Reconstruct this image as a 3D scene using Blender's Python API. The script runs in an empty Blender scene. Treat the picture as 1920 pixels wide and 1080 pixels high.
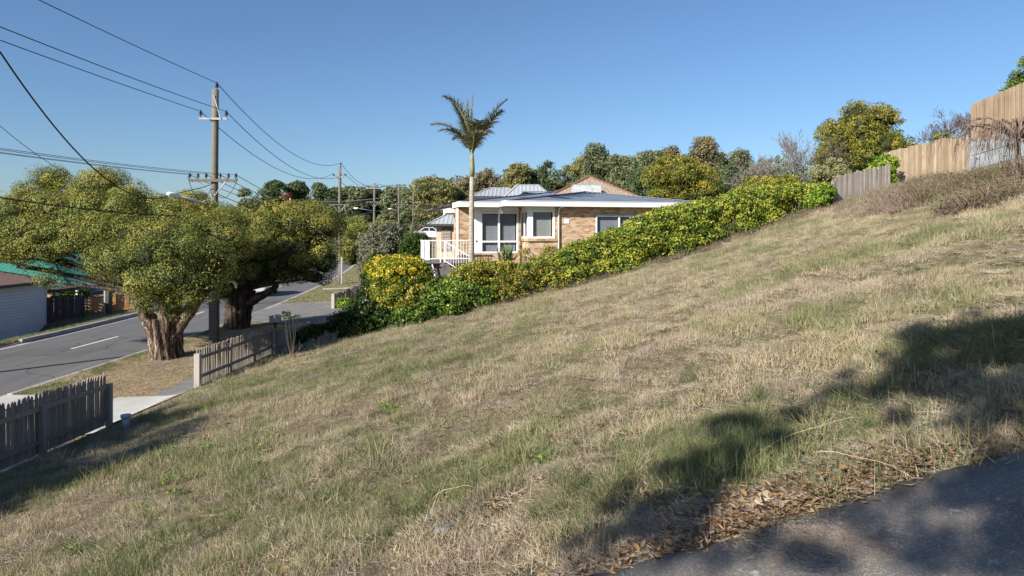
import bpy, math, random
import numpy as np
from mathutils import Vector, Matrix

R = math.radians
scene = bpy.context.scene
C = scene.collection
rng = np.random.default_rng(7)
random.seed(7)

# ------------------------------------------------------------------ camera
EYE = 4.6            # eye height over the road surface (m)
F = 1280.0           # focal length in photograph pixels
HOR = 437.0          # horizon row
cam_d = bpy.data.cameras.new('camera')
cam_d.sensor_width = 36.0
cam_d.lens = 24.0
cam_d.shift_y = -(540.0 - HOR) / 1920.0
cam_d.clip_start = 0.05
cam_d.clip_end = 4000.0
cam = bpy.data.objects.new('camera', cam_d)
cam.location = (0, 0, EYE)
cam.rotation_euler = (R(90), 0, 0)
C.objects.link(cam)
scene.camera = cam

# ------------------------------------------------------------------ light
SUN_EL = 27.0
sdx, sdy = -0.67, -0.743                     # direction towards the sun: behind left
w = bpy.data.worlds.new("World")
scene.world = w
w.use_nodes = True
nt = w.node_tree
sky = nt.nodes.new('ShaderNodeTexSky')
sky.sky_type = 'NISHITA'
sky.sun_disc = False
sky.sun_elevation = R(SUN_EL)
sky.sun_rotation = math.atan2(sdx, sdy)      # measured from +Y towards +X
sky.altitude = 100
sky.air_density = 1.0
sky.dust_density = 0.7
sky.ozone_density = 6.0
bg = nt.nodes['Background']
nt.links.new(sky.outputs[0], bg.inputs[0])
bg.inputs[1].default_value = 0.068
sl = bpy.data.lights.new('sun', 'SUN')
sl.energy = 4.5
sl.angle = R(0.53)
sl.color = (1.0, 0.93, 0.82)
so = bpy.data.objects.new('sun', sl)
ce = math.cos(R(SUN_EL))
so.rotation_euler = Vector((sdx * ce, sdy * ce, math.sin(R(SUN_EL)))).to_track_quat('Z', 'Y').to_euler()
so.location = (-30, -25, 20)
C.objects.link(so)
scene.view_settings.view_transform = 'Standard'
scene.view_settings.look = 'None'
scene.view_settings.gamma = 1.0
scene.view_settings.use_curve_mapping = False
scene.view_settings.exposure = 0.96
scene.render.engine = 'CYCLES'
cy = scene.cycles
cy.use_denoising = True
cy.denoiser = 'OPENIMAGEDENOISE'
cy.denoising_prefilter = 'NONE'
cy.denoising_input_passes = 'RGB_ALBEDO_NORMAL'
cy.sample_clamp_indirect = 2.0
cy.max_bounces = 6
cy.diffuse_bounces = 3
cy.glossy_bounces = 3
cy.transmission_bounces = 4
cy.transparent_max_bounces = 8
cy.use_adaptive_sampling = True
cy.adaptive_threshold = 0.006

# ------------------------------------------------------------------ helpers
def P(px, py, D):
    return np.array([(px - 960) / F * D, D, EYE + (HOR - py) / F * D])

def smooth(t):
    t = np.clip(t, 0, 1)
    return t * t * (3 - 2 * t)

_tab = np.random.default_rng(11).random((256, 256))
def vnoise(x, y):
    xi = np.floor(x).astype(int); yi = np.floor(y).astype(int)
    fx = x - xi; fy = y - yi
    fx = fx * fx * (3 - 2 * fx); fy = fy * fy * (3 - 2 * fy)
    a = _tab[xi & 255, yi & 255]; b = _tab[(xi + 1) & 255, yi & 255]
    c = _tab[xi & 255, (yi + 1) & 255]; d = _tab[(xi + 1) & 255, (yi + 1) & 255]
    return (a * (1 - fx) + b * fx) * (1 - fy) + (c * (1 - fx) + d * fx) * fy

def fbm(x, y, o=4):
    s = 0; a = 0.5; t = 0
    for i in range(o):
        s = s + a * vnoise(x * 2 ** i + 17.3 * i, y * 2 ** i + 5.1 * i); t += a; a *= 0.5
    return s / t

def sock(n, name, v):
    if name in n.inputs:
        n.inputs[name].default_value = v

def rgba(c):
    return (c[0], c[1], c[2], 1.0)

class Mat:
    """small node-tree helper"""
    def __init__(s, name, rough=0.8, spec=0.3):
        s.m = bpy.data.materials.new(name); s.m.use_nodes = True
        s.nt = s.m.node_tree; s.b = s.nt.nodes['Principled BSDF']
        s.b.inputs['Roughness'].default_value = rough
        sock(s.b, 'Specular IOR Level', spec)
        s.co = None
    def n(s, t, **k):
        x = s.nt.nodes.new(t)
        for a, b in k.items():
            setattr(x, a, b)
        return x
    def l(s, a, b):
        s.nt.links.new(a, b)
    def coord(s, kind='world', scale=(1, 1, 1), rot=(0, 0, 0)):
        if kind == 'world':
            g = s.n('ShaderNodeNewGeometry').outputs['Position']
        else:
            g = s.n('ShaderNodeTexCoord').outputs[kind]
        mp = s.n('ShaderNodeMapping')
        mp.inputs['Scale'].default_value = scale
        mp.inputs['Rotation'].default_value = rot
        s.l(g, mp.inputs['Vector'])
        return mp.outputs['Vector']
    def noise(s, vec, scale, detail=4, rough=0.55, dist=0.0):
        x = s.n('ShaderNodeTexNoise')
        x.inputs['Scale'].default_value = scale; x.inputs['Detail'].default_value = detail
        x.inputs['Roughness'].default_value = rough; x.inputs['Distortion'].default_value = dist
        s.l(vec, x.inputs['Vector'])
        return x.outputs['Fac']
    def ramp(s, fac, stops):
        x = s.n('ShaderNodeValToRGB')
        e = x.color_ramp.elements
        while len(e) < len(stops):
            e.new(0.5)
        for i, (p, c) in enumerate(stops):
            e[i].position = p
            e[i].color = rgba(c) if not isinstance(c, (int, float)) else (c, c, c, 1)
        s.l(fac, x.inputs[0])
        return x.outputs[0]
    def mix(s, fac, a, b, mode='MIX'):
        x = s.n('ShaderNodeMix', data_type='RGBA', blend_type=mode)
        for sk, v in ((x.inputs[0], fac), (x.inputs[6], a), (x.inputs[7], b)):
            if isinstance(v, (int, float)): sk.default_value = v
            elif isinstance(v, tuple): sk.default_value = rgba(v)
            else: s.l(v, sk)
        return x.outputs[2]
    def math(s, op, a, b=0.0, c=None):
        x = s.n('ShaderNodeMath', operation=op)
        for i, v in enumerate((a, b) if c is None else (a, b, c)):
            if isinstance(v, (int, float)): x.inputs[i].default_value = v
            else: s.l(v, x.inputs[i])
        return x.outputs[0]
    def attr(s, name, inst=False):
        x = s.n('ShaderNodeAttribute', attribute_name=name)
        if inst: x.attribute_type = 'INSTANCER'
        return x
    def rand(s):
        return s.n('ShaderNodeObjectInfo').outputs['Random']
    def color(s, c):
        if isinstance(c, tuple): s.b.inputs['Base Color'].default_value = rgba(c)
        else: s.l(c, s.b.inputs['Base Color'])
        return s
    def bump(s, h, strength=0.5, dist=0.02):
        x = s.n('ShaderNodeBump')
        x.inputs['Strength'].default_value = strength; x.inputs['Distance'].default_value = dist
        s.l(h, x.inputs['Height']); s.l(x.outputs[0], s.b.inputs['Normal'])
        return s
    def translucent(s, col, amt):
        t = s.n('ShaderNodeBsdfTranslucent')
        if isinstance(col, tuple): t.inputs[0].default_value = rgba(col)
        else: s.l(col, t.inputs[0])
        mx = s.n('ShaderNodeMixShader'); mx.inputs[0].default_value = amt
        out = s.nt.nodes['Material Output']
        s.l(s.b.outputs[0], mx.inputs[1]); s.l(t.outputs[0], mx.inputs[2]); s.l(mx.outputs[0], out.inputs['Surface'])
        return s

def plain(name, col, rough=0.7, var=0.15, scale=3.0, spec=0.3, bump=0.0, bscale=60, stretch=(1, 1, 1), coord='world', metal=0.0):
    m = Mat(name, rough, spec)
    v = m.coord(coord, stretch)
    f = m.noise(v, scale, 6, 0.6)
    a = tuple(c * (1 - var) for c in col); b = tuple(min(1, c * (1 + var)) for c in col)
    m.color(m.ramp(f, [(0.3, a), (0.7, b)]))
    if bump: m.bump(m.noise(v, bscale, 4), bump, 0.01)
    m.b.inputs['Metallic'].default_value = metal
    return m.m

def tag(o, label=None, cat=None, group=None, kind=None):
    if label: o['label'] = label
    if cat: o['category'] = cat
    if group: o['group'] = group
    if kind: o['kind'] = kind
    return o

def mesh_np(name, V, Fq, mat, parent=None, origin=(0, 0, 0), tint=None, smooth_=False, nside=4):
    me = bpy.data.meshes.new(name)
    V = np.asarray(V, dtype=np.float32) - np.asarray(origin, dtype=np.float32)
    Fq = np.asarray(Fq, dtype=np.int32)
    me.vertices.add(len(V)); me.vertices.foreach_set('co', V.ravel())
    me.loops.add(Fq.size); me.loops.foreach_set('vertex_index', Fq.ravel())
    me.polygons.add(len(Fq))
    me.polygons.foreach_set('loop_start', np.arange(0, Fq.size, Fq.shape[1], dtype=np.int32))
    try:
        me.polygons.foreach_set('loop_total', np.full(len(Fq), Fq.shape[1], dtype=np.int32))
    except Exception:
        pass
    if tint is not None:
        a = me.attributes.new('tint', 'FLOAT', 'FACE'); a.data.foreach_set('value', np.asarray(tint, dtype=np.float32))
    me.update(calc_edges=True)
    if smooth_:
        me.polygons.foreach_set('use_smooth', np.ones(len(Fq), dtype=bool))
    me.materials.append(mat)
    o = bpy.data.objects.new(name, me)
    C.objects.link(o)
    if parent is not None: o.parent = parent
    else: o.location = origin
    return o

class MB:
    """collects boxes, tubes and polygons and links them as ONE mesh"""
    def __init__(s): s.v = []; s.f = []; s.sm = []
    def add(s, vs, fs, sm=False):
        b = len(s.v); s.v += [tuple(map(float, v)) for v in vs]
        for f in fs: s.f.append(tuple(b + i for i in f)); s.sm.append(sm)
        return s
    def box(s, c, sz, rz=0.0, M=None):
        x, y, z = sz[0] / 2, sz[1] / 2, sz[2] / 2
        vs = [Vector((a * x, b * y, d * z)) for d in (-1, 1) for a, b in ((-1, -1), (1, -1), (1, 1), (-1, 1))]
        m = Matrix.Rotation(rz, 3, 'Z') if M is None else M
        vs = [m @ v + Vector(c) for v in vs]
        return s.add(vs, [(3, 2, 1, 0), (4, 5, 6, 7), (0, 1, 5, 4), (1, 2, 6, 5), (2, 3, 7, 6), (3, 0, 4, 7)])
    def beam(s, p, q, wd, ht):
        p = Vector(p); q = Vector(q); d = (q - p); L = d.length; d.normalize()
        up = Vector((0, 0, 1)) if abs(d.z) < 0.95 else Vector((0, 1, 0))
        r = d.cross(up).normalized(); u = r.cross(d)
        M = Matrix((d, r, u)).transposed()
        return s.box((p + q) / 2, (L, wd, ht), M=M)
    def prism(s, poly, z0, z1):
        n = len(poly)
        vs = [(x, y, z0) for x, y in poly] + [(x, y, z1) for x, y in poly]
        return s.add(vs, [tuple(range(n - 1, -1, -1)), tuple(range(n, 2 * n))] + [(i, (i + 1) % n, n + (i + 1) % n, n + i) for i in range(n)])
    def tube(s, pts, rad, n=8, sm=True, fold=0.0, seed=0, cap=True, kf=7):
        pts = [Vector(p) for p in pts]
        if isinstance(rad, (int, float)): rad = [rad] * len(pts)
        vs = []
        ref = Vector((1, 0, 0)) if abs((pts[-1] - pts[0]).normalized().x) < 0.8 else Vector((0, 1, 0))
        for i, p in enumerate(pts):
            t = (pts[min(i + 1, len(pts) - 1)] - pts[max(i - 1, 0)]).normalized()
            a = (ref - t * ref.dot(t)).normalized(); b = t.cross(a)
            for k in range(n):
                th = 2 * math.pi * k / n
                r = rad[i]
                if fold:
                    r *= 1 + fold * (abs(math.sin(kf * th * 0.5 + i * 0.12 + seed)) - 0.5) + fold * 0.6 * math.sin(3 * th + i * 0.25 + seed * 2) + fold * 0.5 * (random.random() - 0.5)
                vs.append(p + (a * math.cos(th) + b * math.sin(th)) * r)
        fs = []
        for i in range(len(pts) - 1):
            for k in range(n):
                fs.append((i * n + k, i * n + (k + 1) % n, (i + 1) * n + (k + 1) % n, (i + 1) * n + k))
        if cap:
            fs.append(tuple(range(n - 1, -1, -1))); fs.append(tuple((len(pts) - 1) * n + k for k in range(n)))
        return s.add(vs, fs, sm)
    def cyl(s, c, r, h, n=12, r2=None):
        return s.tube([c, (c[0], c[1], c[2] + h)], [r, r if r2 is None else r2], n)
    def mesh(s, name, mat, origin=(0, 0, 0)):
        me = bpy.data.meshes.new(name)
        ox, oy, oz = origin
        me.from_pydata([(v[0] - ox, v[1] - oy, v[2] - oz) for v in s.v], [], s.f)
        me.materials.append(mat)
        me.polygons.foreach_set('use_smooth', s.sm)
        me.update()
        return me
    def build(s, name, mat, parent=None, origin=None, bevel=0.0):
        org = origin if origin is not None else (tuple(parent_org.get(parent.name, (0, 0, 0))) if parent is not None else (0, 0, 0))
        o = bpy.data.objects.new(name, s.mesh(name, mat, org))
        C.objects.link(o)
        if parent is not None:
            o.parent = parent; parent_org[o.name] = org
        else:
            o.location = org; parent_org[o.name] = org
        if bevel:
            md = o.modifiers.new('bevel', 'BEVEL'); md.width = bevel; md.segments = 2; md.limit_method = 'ANGLE'
        return o

parent_org = {}
def thing(name, loc, label, cat, group=None):
    o = bpy.data.objects.new(name, None)
    o.empty_display_size = 0.3
    o.location = loc; C.objects.link(o)
    tag(o, label, cat, group)
    parent_org[o.name] = tuple(float(a) for a in loc)
    return o

def inst(name, me, parent, loc, rot=(0, 0, 0), scale=(1, 1, 1)):
    """a further object that shares mesh data; loc in world coordinates"""
    o = bpy.data.objects.new(name, me); C.objects.link(o)
    o.parent = parent
    g = parent_org[parent.name]
    o.location = (loc[0] - g[0], loc[1] - g[1], loc[2] - g[2]); o.rotation_euler = rot; o.scale = scale
    return o

# ------------------------------------------------------------------ terrain height
KX = -14.05
def Xk(Y):
    Y = np.asarray(Y, dtype=float)
    return KX - 0.0187 * np.maximum(Y - 30, 0) ** 1.45

AX = ([-8.9, -4.35, 0, 8, 19, 60, 300], [0.72, 1.78, 3.0, 5.4, 8.7, 12, 14])
BX = ([-8.9, -7.5, -4.45, 0, 4.3, 9, 13.8, 19, 30, 60, 300], [0.14, 0.34, 0.98, 1.93, 2.88, 4.2, 5.8, 7.05, 8.0, 9, 10])
CX = ([-14.0, -11.5, -9, -5, 0, 6, 20, 60, 300], [0.12, 0.5, 2.2, 3.9, 4.3, 4.8, 5.8, 8, 9])
def Gu(u, Y):
    """terrain height at distance u right of the near kerb"""
    u = np.asarray(u, dtype=float); Y = np.asarray(Y, dtype=float)
    Xp = u + KX
    a = np.interp(Xp, *AX); b = np.interp(Xp, *BX); c = np.interp(Xp, *CX)
    t = smooth(Y / 27.0) * 0.35 + np.clip(Y / 27.0, -0.2, 1) * 0.65
    t = np.clip(t, -0.2, 1)
    z = a * (1 - t) + b * t
    tc = smooth((Y - 45) / 35.0)
    z = z * (1 - tc) + c * tc
    mic = (fbm(u * 0.9 + 3, Y * 0.9, 4) - 0.5) * 0.26 + (fbm(u * 3.1, Y * 3.1, 3) - 0.5) * 0.11
    z = z + mic * smooth((u - 5.3) / 1.0) * smooth((Y - 3.25) / 0.8)
    verge = 0.115 + 0.012 * u + (fbm(u * 1.5, Y * 1.5, 3) - 0.5) * 0.05 * smooth((u - 0.3) / 0.8) + np.maximum(0, 0)
    k = smooth((u - 4.9) / 0.4) * smooth((34 - Y) / 6) + smooth((u - 3.2) / 3.0) * (1 - smooth((34 - Y) / 6))
    z = np.where(u < 8.0, verge * (1 - k) + z * k, z)
    left = 0.12 - 1.0 * smooth((-u - 7.2) / 1.6) * smooth((36.0 - Y) / 2.0) - 1.3 * smooth((-u - 9.5) / 14.0) + 2.0 * smooth((Y - 70) / 80) * smooth((-u - 9) / 20)
    far = smooth((Y - 120) / 200.0)
    z = np.where(u < -6.4, left + far * 3 * smooth((-u - 9) / 30), z)
    z = z + far * 4 * smooth((u - 4) / 30)
    z = np.where((u > -6.4 - 1e-6) & (u < 1e-6), -0.15, z)
    return z
def G(X, Y):
    return Gu(np.asarray(X, dtype=float) - Xk(Y), Y)
def gz(x, y):
    return float(G(np.array([x]), np.array([y]))[0])
def hit(px, py, n=400):
    D = np.geomspace(2.0, 120, 3000)
    X = (px - 960) / F * D; Z = EYE + (HOR - py) / F * D
    g = G(X, D); k = np.argmax(Z < g)
    return X[k], D[k], g[k]

# ------------------------------------------------------------------ materials
def leafmat(name, cols, rough=0.55, trans=0.3, tcol=None, spec=0.25):
    m = Mat(name, rough, spec)
    a = m.attr('tint').outputs['Fac']
    n = len(cols)
    c = m.ramp(a, [(i / (n - 1) if n > 1 else 0, cols[i]) for i in range(n)])
    m.color(c)
    m.translucent(m.mix(0.5, c, (0.25, 0.28, 0.03), 'MULTIPLY') if tcol is None else tcol, trans) if False else m.translucent(c, trans)
    return m.m

M = {}
def build_materials():
    # weathered fence wood: colour varies board to board
    def wood(name, c1, c2, grain=0.25, rough=0.85):
        m = Mat(name, rough, 0.2)
        v = m.coord('Object', (30, 30, 2.0))
        f = m.noise(v, 1.6, 6, 0.65)
        v2 = m.coord('world', (1, 1, 1))
        f2 = m.noise(v2, 2.3, 4)
        r = m.rand()
        base = m.mix(r, c1, c2)
        c = m.mix(m.math('MULTIPLY', f, grain * 2), base, (0.03, 0.026, 0.022))
        c = m.mix(m.ramp(f2, [(0.45, 0.0), (0.75, 0.45)]), c, tuple(x * 0.55 for x in c1))
        m.color(c).bump(f, 0.5, 0.006)
        return m.m
    M['grey_wood'] = wood('weathered_grey_wood', (0.29, 0.25, 0.205), (0.44, 0.395, 0.34), 0.25)
    M['old_paling'] = wood('old_paling_wood', (0.36, 0.32, 0.29), (0.50, 0.46, 0.42), 0.2)
    M['new_wood'] = wood('new_paling_wood', (0.34, 0.25, 0.16), (0.58, 0.46, 0.33), 0.2)
    M['tan_wood'] = wood('tan_fence_wood', (0.50, 0.27, 0.12), (0.60, 0.36, 0.17), 0.12)
    M['lapped_wood'] = wood('lapped_paling_wood', (0.34, 0.25, 0.17), (0.46, 0.35, 0.25), 0.2)
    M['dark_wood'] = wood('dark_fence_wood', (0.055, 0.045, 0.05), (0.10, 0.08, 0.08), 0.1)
    M['pole_wood'] = wood('pole_wood', (0.20, 0.18, 0.145), (0.25, 0.225, 0.18), 0.3)
    M['steel'] = plain('galvanised_steel', (0.30, 0.31, 0.33), 0.6, 0.1, 8, metal=0.2)
    M['dark_steel'] = plain('dark_steel', (0.07, 0.07, 0.075), 0.6)
    M['white'] = plain('white_paint', (0.78, 0.78, 0.76), 0.45, 0.05, 2)
    M['white_frame'] = plain('white_window_frame', (0.8, 0.8, 0.8), 0.35, 0.03, 2)
    M['ceramic'] = plain('brown_insulator', (0.05, 0.03, 0.03), 0.2, spec=0.6)
    M['wire'] = plain('wire_black', (0.02, 0.02, 0.022), 0.6)
    M['wire_grey'] = plain('wire_grey', (0.10, 0.10, 0.11), 0.6)
    # road
    m = Mat('road_asphalt', 0.85, 0.3)
    v = m.coord('world')
    big = m.noise(m.coord('world', (0.5, 0.08, 1)), 1.2, 5)
    fine = m.noise(v, 120, 3, 0.8)
    c = m.ramp(big, [(0.32, (0.12, 0.118, 0.12)), (0.48, (0.165, 0.163, 0.163)), (0.56, (0.145, 0.143, 0.145)), (0.7, (0.21, 0.208, 0.205))])
    c = m.mix(m.ramp(fine, [(0.35, 0.35), (0.7, 0.0)]), c, (0.05, 0.05, 0.05))
    cr = m.n('ShaderNodeTexVoronoi', feature='DISTANCE_TO_EDGE'); cr.inputs['Scale'].default_value = 0.22
    dm = m.n('ShaderNodeVectorMath', operation='ADD')
    nn = m.n('ShaderNodeTexNoise'); nn.inputs['Scale'].default_value = 0.8; nn.inputs['Detail'].default_value = 5
    m.l(v, nn.inputs['Vector'])
    m.l(nn.outputs['Color'], dm.inputs[0]); m.l(v, dm.inputs[1]); m.l(dm.outputs[0], cr.inputs['Vector'])
    c = m.mix(m.ramp(cr.outputs['Distance'], [(0.0, 0.7), (0.012, 0.0)]), c, (0.05, 0.05, 0.05))
    m.color(c).bump(fine, 0.3, 0.01); M['road'] = m.m
    # near driveway
    m = Mat('driveway_asphalt', 0.8, 0.35)
    v = m.coord('world')
    n1 = m.noise(v, 190, 4, 0.75); n2 = m.noise(v, 3.0, 6, 0.6)
    vo = m.n('ShaderNodeTexVoronoi'); vo.inputs['Scale'].default_value = 110; m.l(v, vo.inputs['Vector'])
    c = m.ramp(n2, [(0.35, (0.145, 0.132, 0.118)), (0.7, (0.24, 0.215, 0.185))])
    c = m.mix(m.ramp(vo.outputs['Color'], [(0.62, 0.0), (0.95, 0.7)]), c, (0.36, 0.34, 0.31))
    c = m.mix(m.ramp(n1, [(0.30, 0.85), (0.52, 0.0)]), c, (0.02, 0.02, 0.02))
    li = m.noise(v, 9, 5, 0.7)
    c = m.mix(m.ramp(li, [(0.63, 0.0), (0.68, 0.7)]), c, (0.48, 0.49, 0.43))
    m.color(c).bump(m.math('ADD', n1, m.math('MULTIPLY', vo.outputs['Distance'], 0.8)), 0.55, 0.006); M['drive'] = m.m
    m = Mat('footpath_asphalt', 0.9, 0.2)
    v = m.coord('world')
    c = m.ramp(m.noise(v, 2.5, 6), [(0.3, (0.16, 0.155, 0.15)), (0.7, (0.23, 0.225, 0.215))])
    m.color(c).bump(m.noise(v, 80, 3), 0.4, 0.01); M['path'] = m.m
    m = Mat('concrete', 0.85, 0.3)
    v = m.coord('world')
    c = m.ramp(m.noise(v, 2.2, 7), [(0.3, (0.40, 0.385, 0.36)), (0.7, (0.53, 0.52, 0.49))])
    m.color(c).bump(m.noise(v, 60, 4), 0.3, 0.008); M['concrete'] = m.m
    M['kerb'] = plain('kerb_concrete', (0.36, 0.35, 0.33), 0.85, 0.25, 2.5, bump=0.3)
    M['paint'] = plain('line_paint', (0.75, 0.75, 0.73), 0.6, 0.12, 12)
    # ground
    m = Mat('ground_soil', 0.95, 0.1)
    v = m.coord('world')
    n1 = m.noise(v, 0.7, 6, 0.6); n2 = m.noise(v, 9.0, 6, 0.7); n3 = m.noise(v, 45, 4, 0.8)
    dry = m.ramp(n2, [(0.25, (0.12, 0.09, 0.055)), (0.5, (0.23, 0.185, 0.12)), (0.75, (0.34, 0.28, 0.19))])
    grn = m.ramp(n2, [(0.3, (0.055, 0.075, 0.022)), (0.7, (0.15, 0.17, 0.06))])
    lit = m.ramp(n2, [(0.25, (0.20, 0.12, 0.06)), (0.5, (0.42, 0.29, 0.15)), (0.75, (0.60, 0.46, 0.27))])
    c = m.mix(m.ramp(n1, [(0.42, 0.0), (0.62, 0.6)]), dry, grn)
    c = m.mix(m.attr('litter').outputs['Fac'], c, lit)
    gg = m.math('MULTIPLY', m.attr('green').outputs['Fac'], m.ramp(n1, [(0.3, 0.2), (0.6, 1.0)]))
    c = m.mix(gg, c, grn)
    c = m.mix(m.ramp(n3, [(0.3, 0.55), (0.55, 0.0)]), c, (0.05, 0.04, 0.025))
    m.color(c).bump(m.math('ADD', n3, n2), 1.0, 0.03); M['ground'] = m.m
    # brick, real running bond as relief and colour
    def brick(name, c1, c2, mortar, sx=0.24, sz=0.086, th=0.0):
        m = Mat(name, 0.85, 0.2)
        tc = m.n('ShaderNodeNewGeometry').outputs['Position']
        mp = m.n('ShaderNodeMapping'); mp.vector_type = 'POINT'
        mp.inputs['Rotation'].default_value = (0, 0, -th)
        m.l(tc, mp.inputs['Vector'])
        sp = m.n('ShaderNodeSeparateXYZ'); m.l(mp.outputs[0], sp.inputs[0])
        cb = m.n('ShaderNodeCombineXYZ')
        m.l(m.math('ADD', sp.outputs['X'], sp.outputs['Y']), cb.inputs[0]); m.l(sp.outputs['Z'], cb.inputs[1])
        b = m.n('ShaderNodeTexBrick')
        b.inputs['Scale'].default_value = 1.0
        b.inputs['Brick Width'].default_value = sx; b.inputs['Row Height'].default_value = sz
        b.inputs['Mortar Size'].default_value = 0.007; b.inputs['Color1'].default_value = rgba(c1); b.inputs['Color2'].default_value = rgba(c2)
        b.inputs['Mortar'].default_value = rgba(mortar); b.inputs['Bias'].default_value = 0.0
        m.l(cb.outputs[0], b.inputs['Vector'])
        cell = m.n('ShaderNodeTexVoronoi'); 
        mp2 = m.n('ShaderNodeMapping'); mp2.inputs['Scale'].default_value = (1 / sx, 1 / sz, 1); m.l(cb.outputs[0], mp2.inputs['Vector'])
        wn = m.n('ShaderNodeTexWhiteNoise'); sn = m.n('ShaderNodeVectorMath', operation='FLOOR'); m.l(mp2.outputs[0], sn.inputs[0]); m.l(sn.outputs[0], wn.inputs['Vector'])
        c = m.mix(m.ramp(wn.outputs['Value'], [(0.70, 0.0), (0.9, 0.6)]), b.outputs['Color'], tuple(x * 0.5 for x in c1))
        m.color(c).bump(m.math('SUBTRACT', 1.0, b.outputs['Fac']), 0.6, 0.008)
        return m.m
    M['brick'] = brick('tan_brick', (0.38, 0.22, 0.12), (0.60, 0.45, 0.30), (0.44, 0.37, 0.29), th=R(14))
    M['brick_far'] = brick('red_brown_brick', (0.28, 0.14, 0.09), (0.36, 0.19, 0.12), (0.35, 0.3, 0.26))
    M['white_brick'] = brick('white_painted_brick', (0.56, 0.58, 0.60), (0.44, 0.46, 0.48), (0.35, 0.36, 0.38), 0.24, 0.09)
    M['roof_blue'] = plain('blue_grey_roof_steel', (0.125, 0.15, 0.195), 0.4, 0.15, 1.2, spec=0.5)
    M['roof_grey'] = plain('light_grey_roof_steel', (0.36, 0.385, 0.41), 0.45, 0.08, 1.2, spec=0.5)
    M['roof_brown'] = plain('brown_roof_steel', (0.20, 0.13, 0.10), 0.6, 0.2, 1.5)
    M['roof_green'] = plain('green_roof_steel', (0.045, 0.20, 0.15), 0.5, 0.12, 0.8, spec=0.4)
    M['tile'] = plain('brown_roof_tile', (0.30, 0.235, 0.18), 0.8, 0.25, 5)
    M['tile_cap'] = plain('red_brown_ridge_tile', (0.20, 0.105, 0.075), 0.8, 0.2, 5)
    M['tan_wall'] = plain('tan_render', (0.52, 0.42, 0.31), 0.9, 0.05, 2)
    M['screen'] = plain('security_screen', (0.20, 0.14, 0.11), 0.7)
    M['siding'] = plain('white_weatherboard', (0.62, 0.66, 0.72), 0.55, 0.05, 1.5)
    M['stepc'] = plain('dark_concrete_step', (0.16, 0.15, 0.15), 0.9, 0.25, 3)
    M['wallpanel'] = plain('grey_concrete_sleeper', (0.29, 0.31, 0.33), 0.85, 0.25, 3, bump=0.4)
    M['trim'] = plain('dark_gutter', (0.045, 0.05, 0.055), 0.5)
    # glass: thin, see-through with a sky reflection
    m = Mat('window_glass', 0.03, 0.5)
    m.color((0.02, 0.025, 0.03))
    tr = m.n('ShaderNodeBsdfTransparent'); tr.inputs[0].default_value = (0.90, 0.92, 0.94, 1)
    mx = m.n('ShaderNodeMixShader'); mx.inputs[0].default_value = 0.84
    m.l(m.b.outputs[0], mx.inputs[1]); m.l(tr.outputs[0], mx.inputs[2]); m.l(mx.outputs[0], m.nt.nodes['Material Output'].inputs['Surface'])
    M['glass'] = m.m
    M['blind'] = plain('grey_blind', (0.58, 0.59, 0.62), 0.6, 0.04)
    M['blind_cream'] = plain('cream_blind', (0.72, 0.72, 0.64), 0.6, 0.04)
    M['interior'] = plain('dim_room', (0.06, 0.06, 0.065), 0.9)
    # barks
    m = Mat('paperbark', 0.9, 0.15)
    v = m.coord('world', (9, 9, 1.3)); f = m.noise(v, 1.0, 9, 0.75, 1.2)
    f2 = m.noise(m.coord('world'), 1.4, 4)
    c = m.ramp(f, [(0.42, (0.018, 0.013, 0.010)), (0.50, (0.12, 0.085, 0.06)), (0.57, (0.30, 0.235, 0.18)), (0.66, (0.62, 0.55, 0.48))])
    c = m.mix(m.ramp(f2, [(0.45, 0.0), (0.7, 0.35)]), c, (0.16, 0.10, 0.07))
    m.color(c).bump(f, 1.0, 0.09); M['paperbark'] = m.m
    m = Mat('dark_paperbark', 0.9, 0.15)
    v = m.coord('world', (9, 9, 1.3)); f = m.noise(v, 1.0, 9, 0.75, 1.2)
    c = m.ramp(f, [(0.38, (0.012, 0.01, 0.008)), (0.52, (0.10, 0.075, 0.06)), (0.72, (0.28, 0.23, 0.19))])
    m.color(c).bump(f, 1.0, 0.09); M['darkbark'] = m.m
    M['bark'] = plain('brown_bark', (0.14, 0.11, 0.085), 0.95, 0.3, 3, bump=0.5)
    M['palebark'] = plain('pale_gum_bark', (0.40, 0.37, 0.33), 0.9, 0.25, 2)
    M['twig_grey'] = plain('grey_twig', (0.25, 0.22, 0.20), 0.95, 0.2, 3)
    M['twig_purple'] = plain('purple_brown_twig', (0.15, 0.11, 0.11), 0.95, 0.2, 3)
    M['twig_brown'] = plain('red_brown_twig', (0.21, 0.15, 0.12), 0.95, 0.2, 3)
    # foliage
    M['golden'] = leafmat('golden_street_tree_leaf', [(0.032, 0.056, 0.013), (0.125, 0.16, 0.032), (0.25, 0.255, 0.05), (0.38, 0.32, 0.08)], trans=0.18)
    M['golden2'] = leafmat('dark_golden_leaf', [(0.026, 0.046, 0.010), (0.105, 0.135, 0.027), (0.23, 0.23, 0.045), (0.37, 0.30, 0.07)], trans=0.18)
    M['hedge'] = leafmat('yellow_green_hedge_leaf', [(0.045, 0.085, 0.015), (0.15, 0.215, 0.03), (0.31, 0.36, 0.045), (0.48, 0.46, 0.075)], 0.4, 0.3)
    M['yellow'] = leafmat('bright_yellow_leaf', [(0.05, 0.09, 0.014), (0.15, 0.20, 0.025), (0.36, 0.35, 0.03), (0.58, 0.46, 0.04)], 0.45, 0.3)
    M['ivy'] = leafmat('ivy_leaf', [(0.030, 0.060, 0.012), (0.072, 0.132, 0.024), (0.156, 0.252, 0.042), (0.288, 0.360, 0.060)], 0.4, 0.25)
    M['darkivy'] = leafmat('dark_ivy_leaf', [(0.014, 0.03, 0.008), (0.03, 0.06, 0.012), (0.06, 0.10, 0.02)], 0.4, 0.2)
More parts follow.
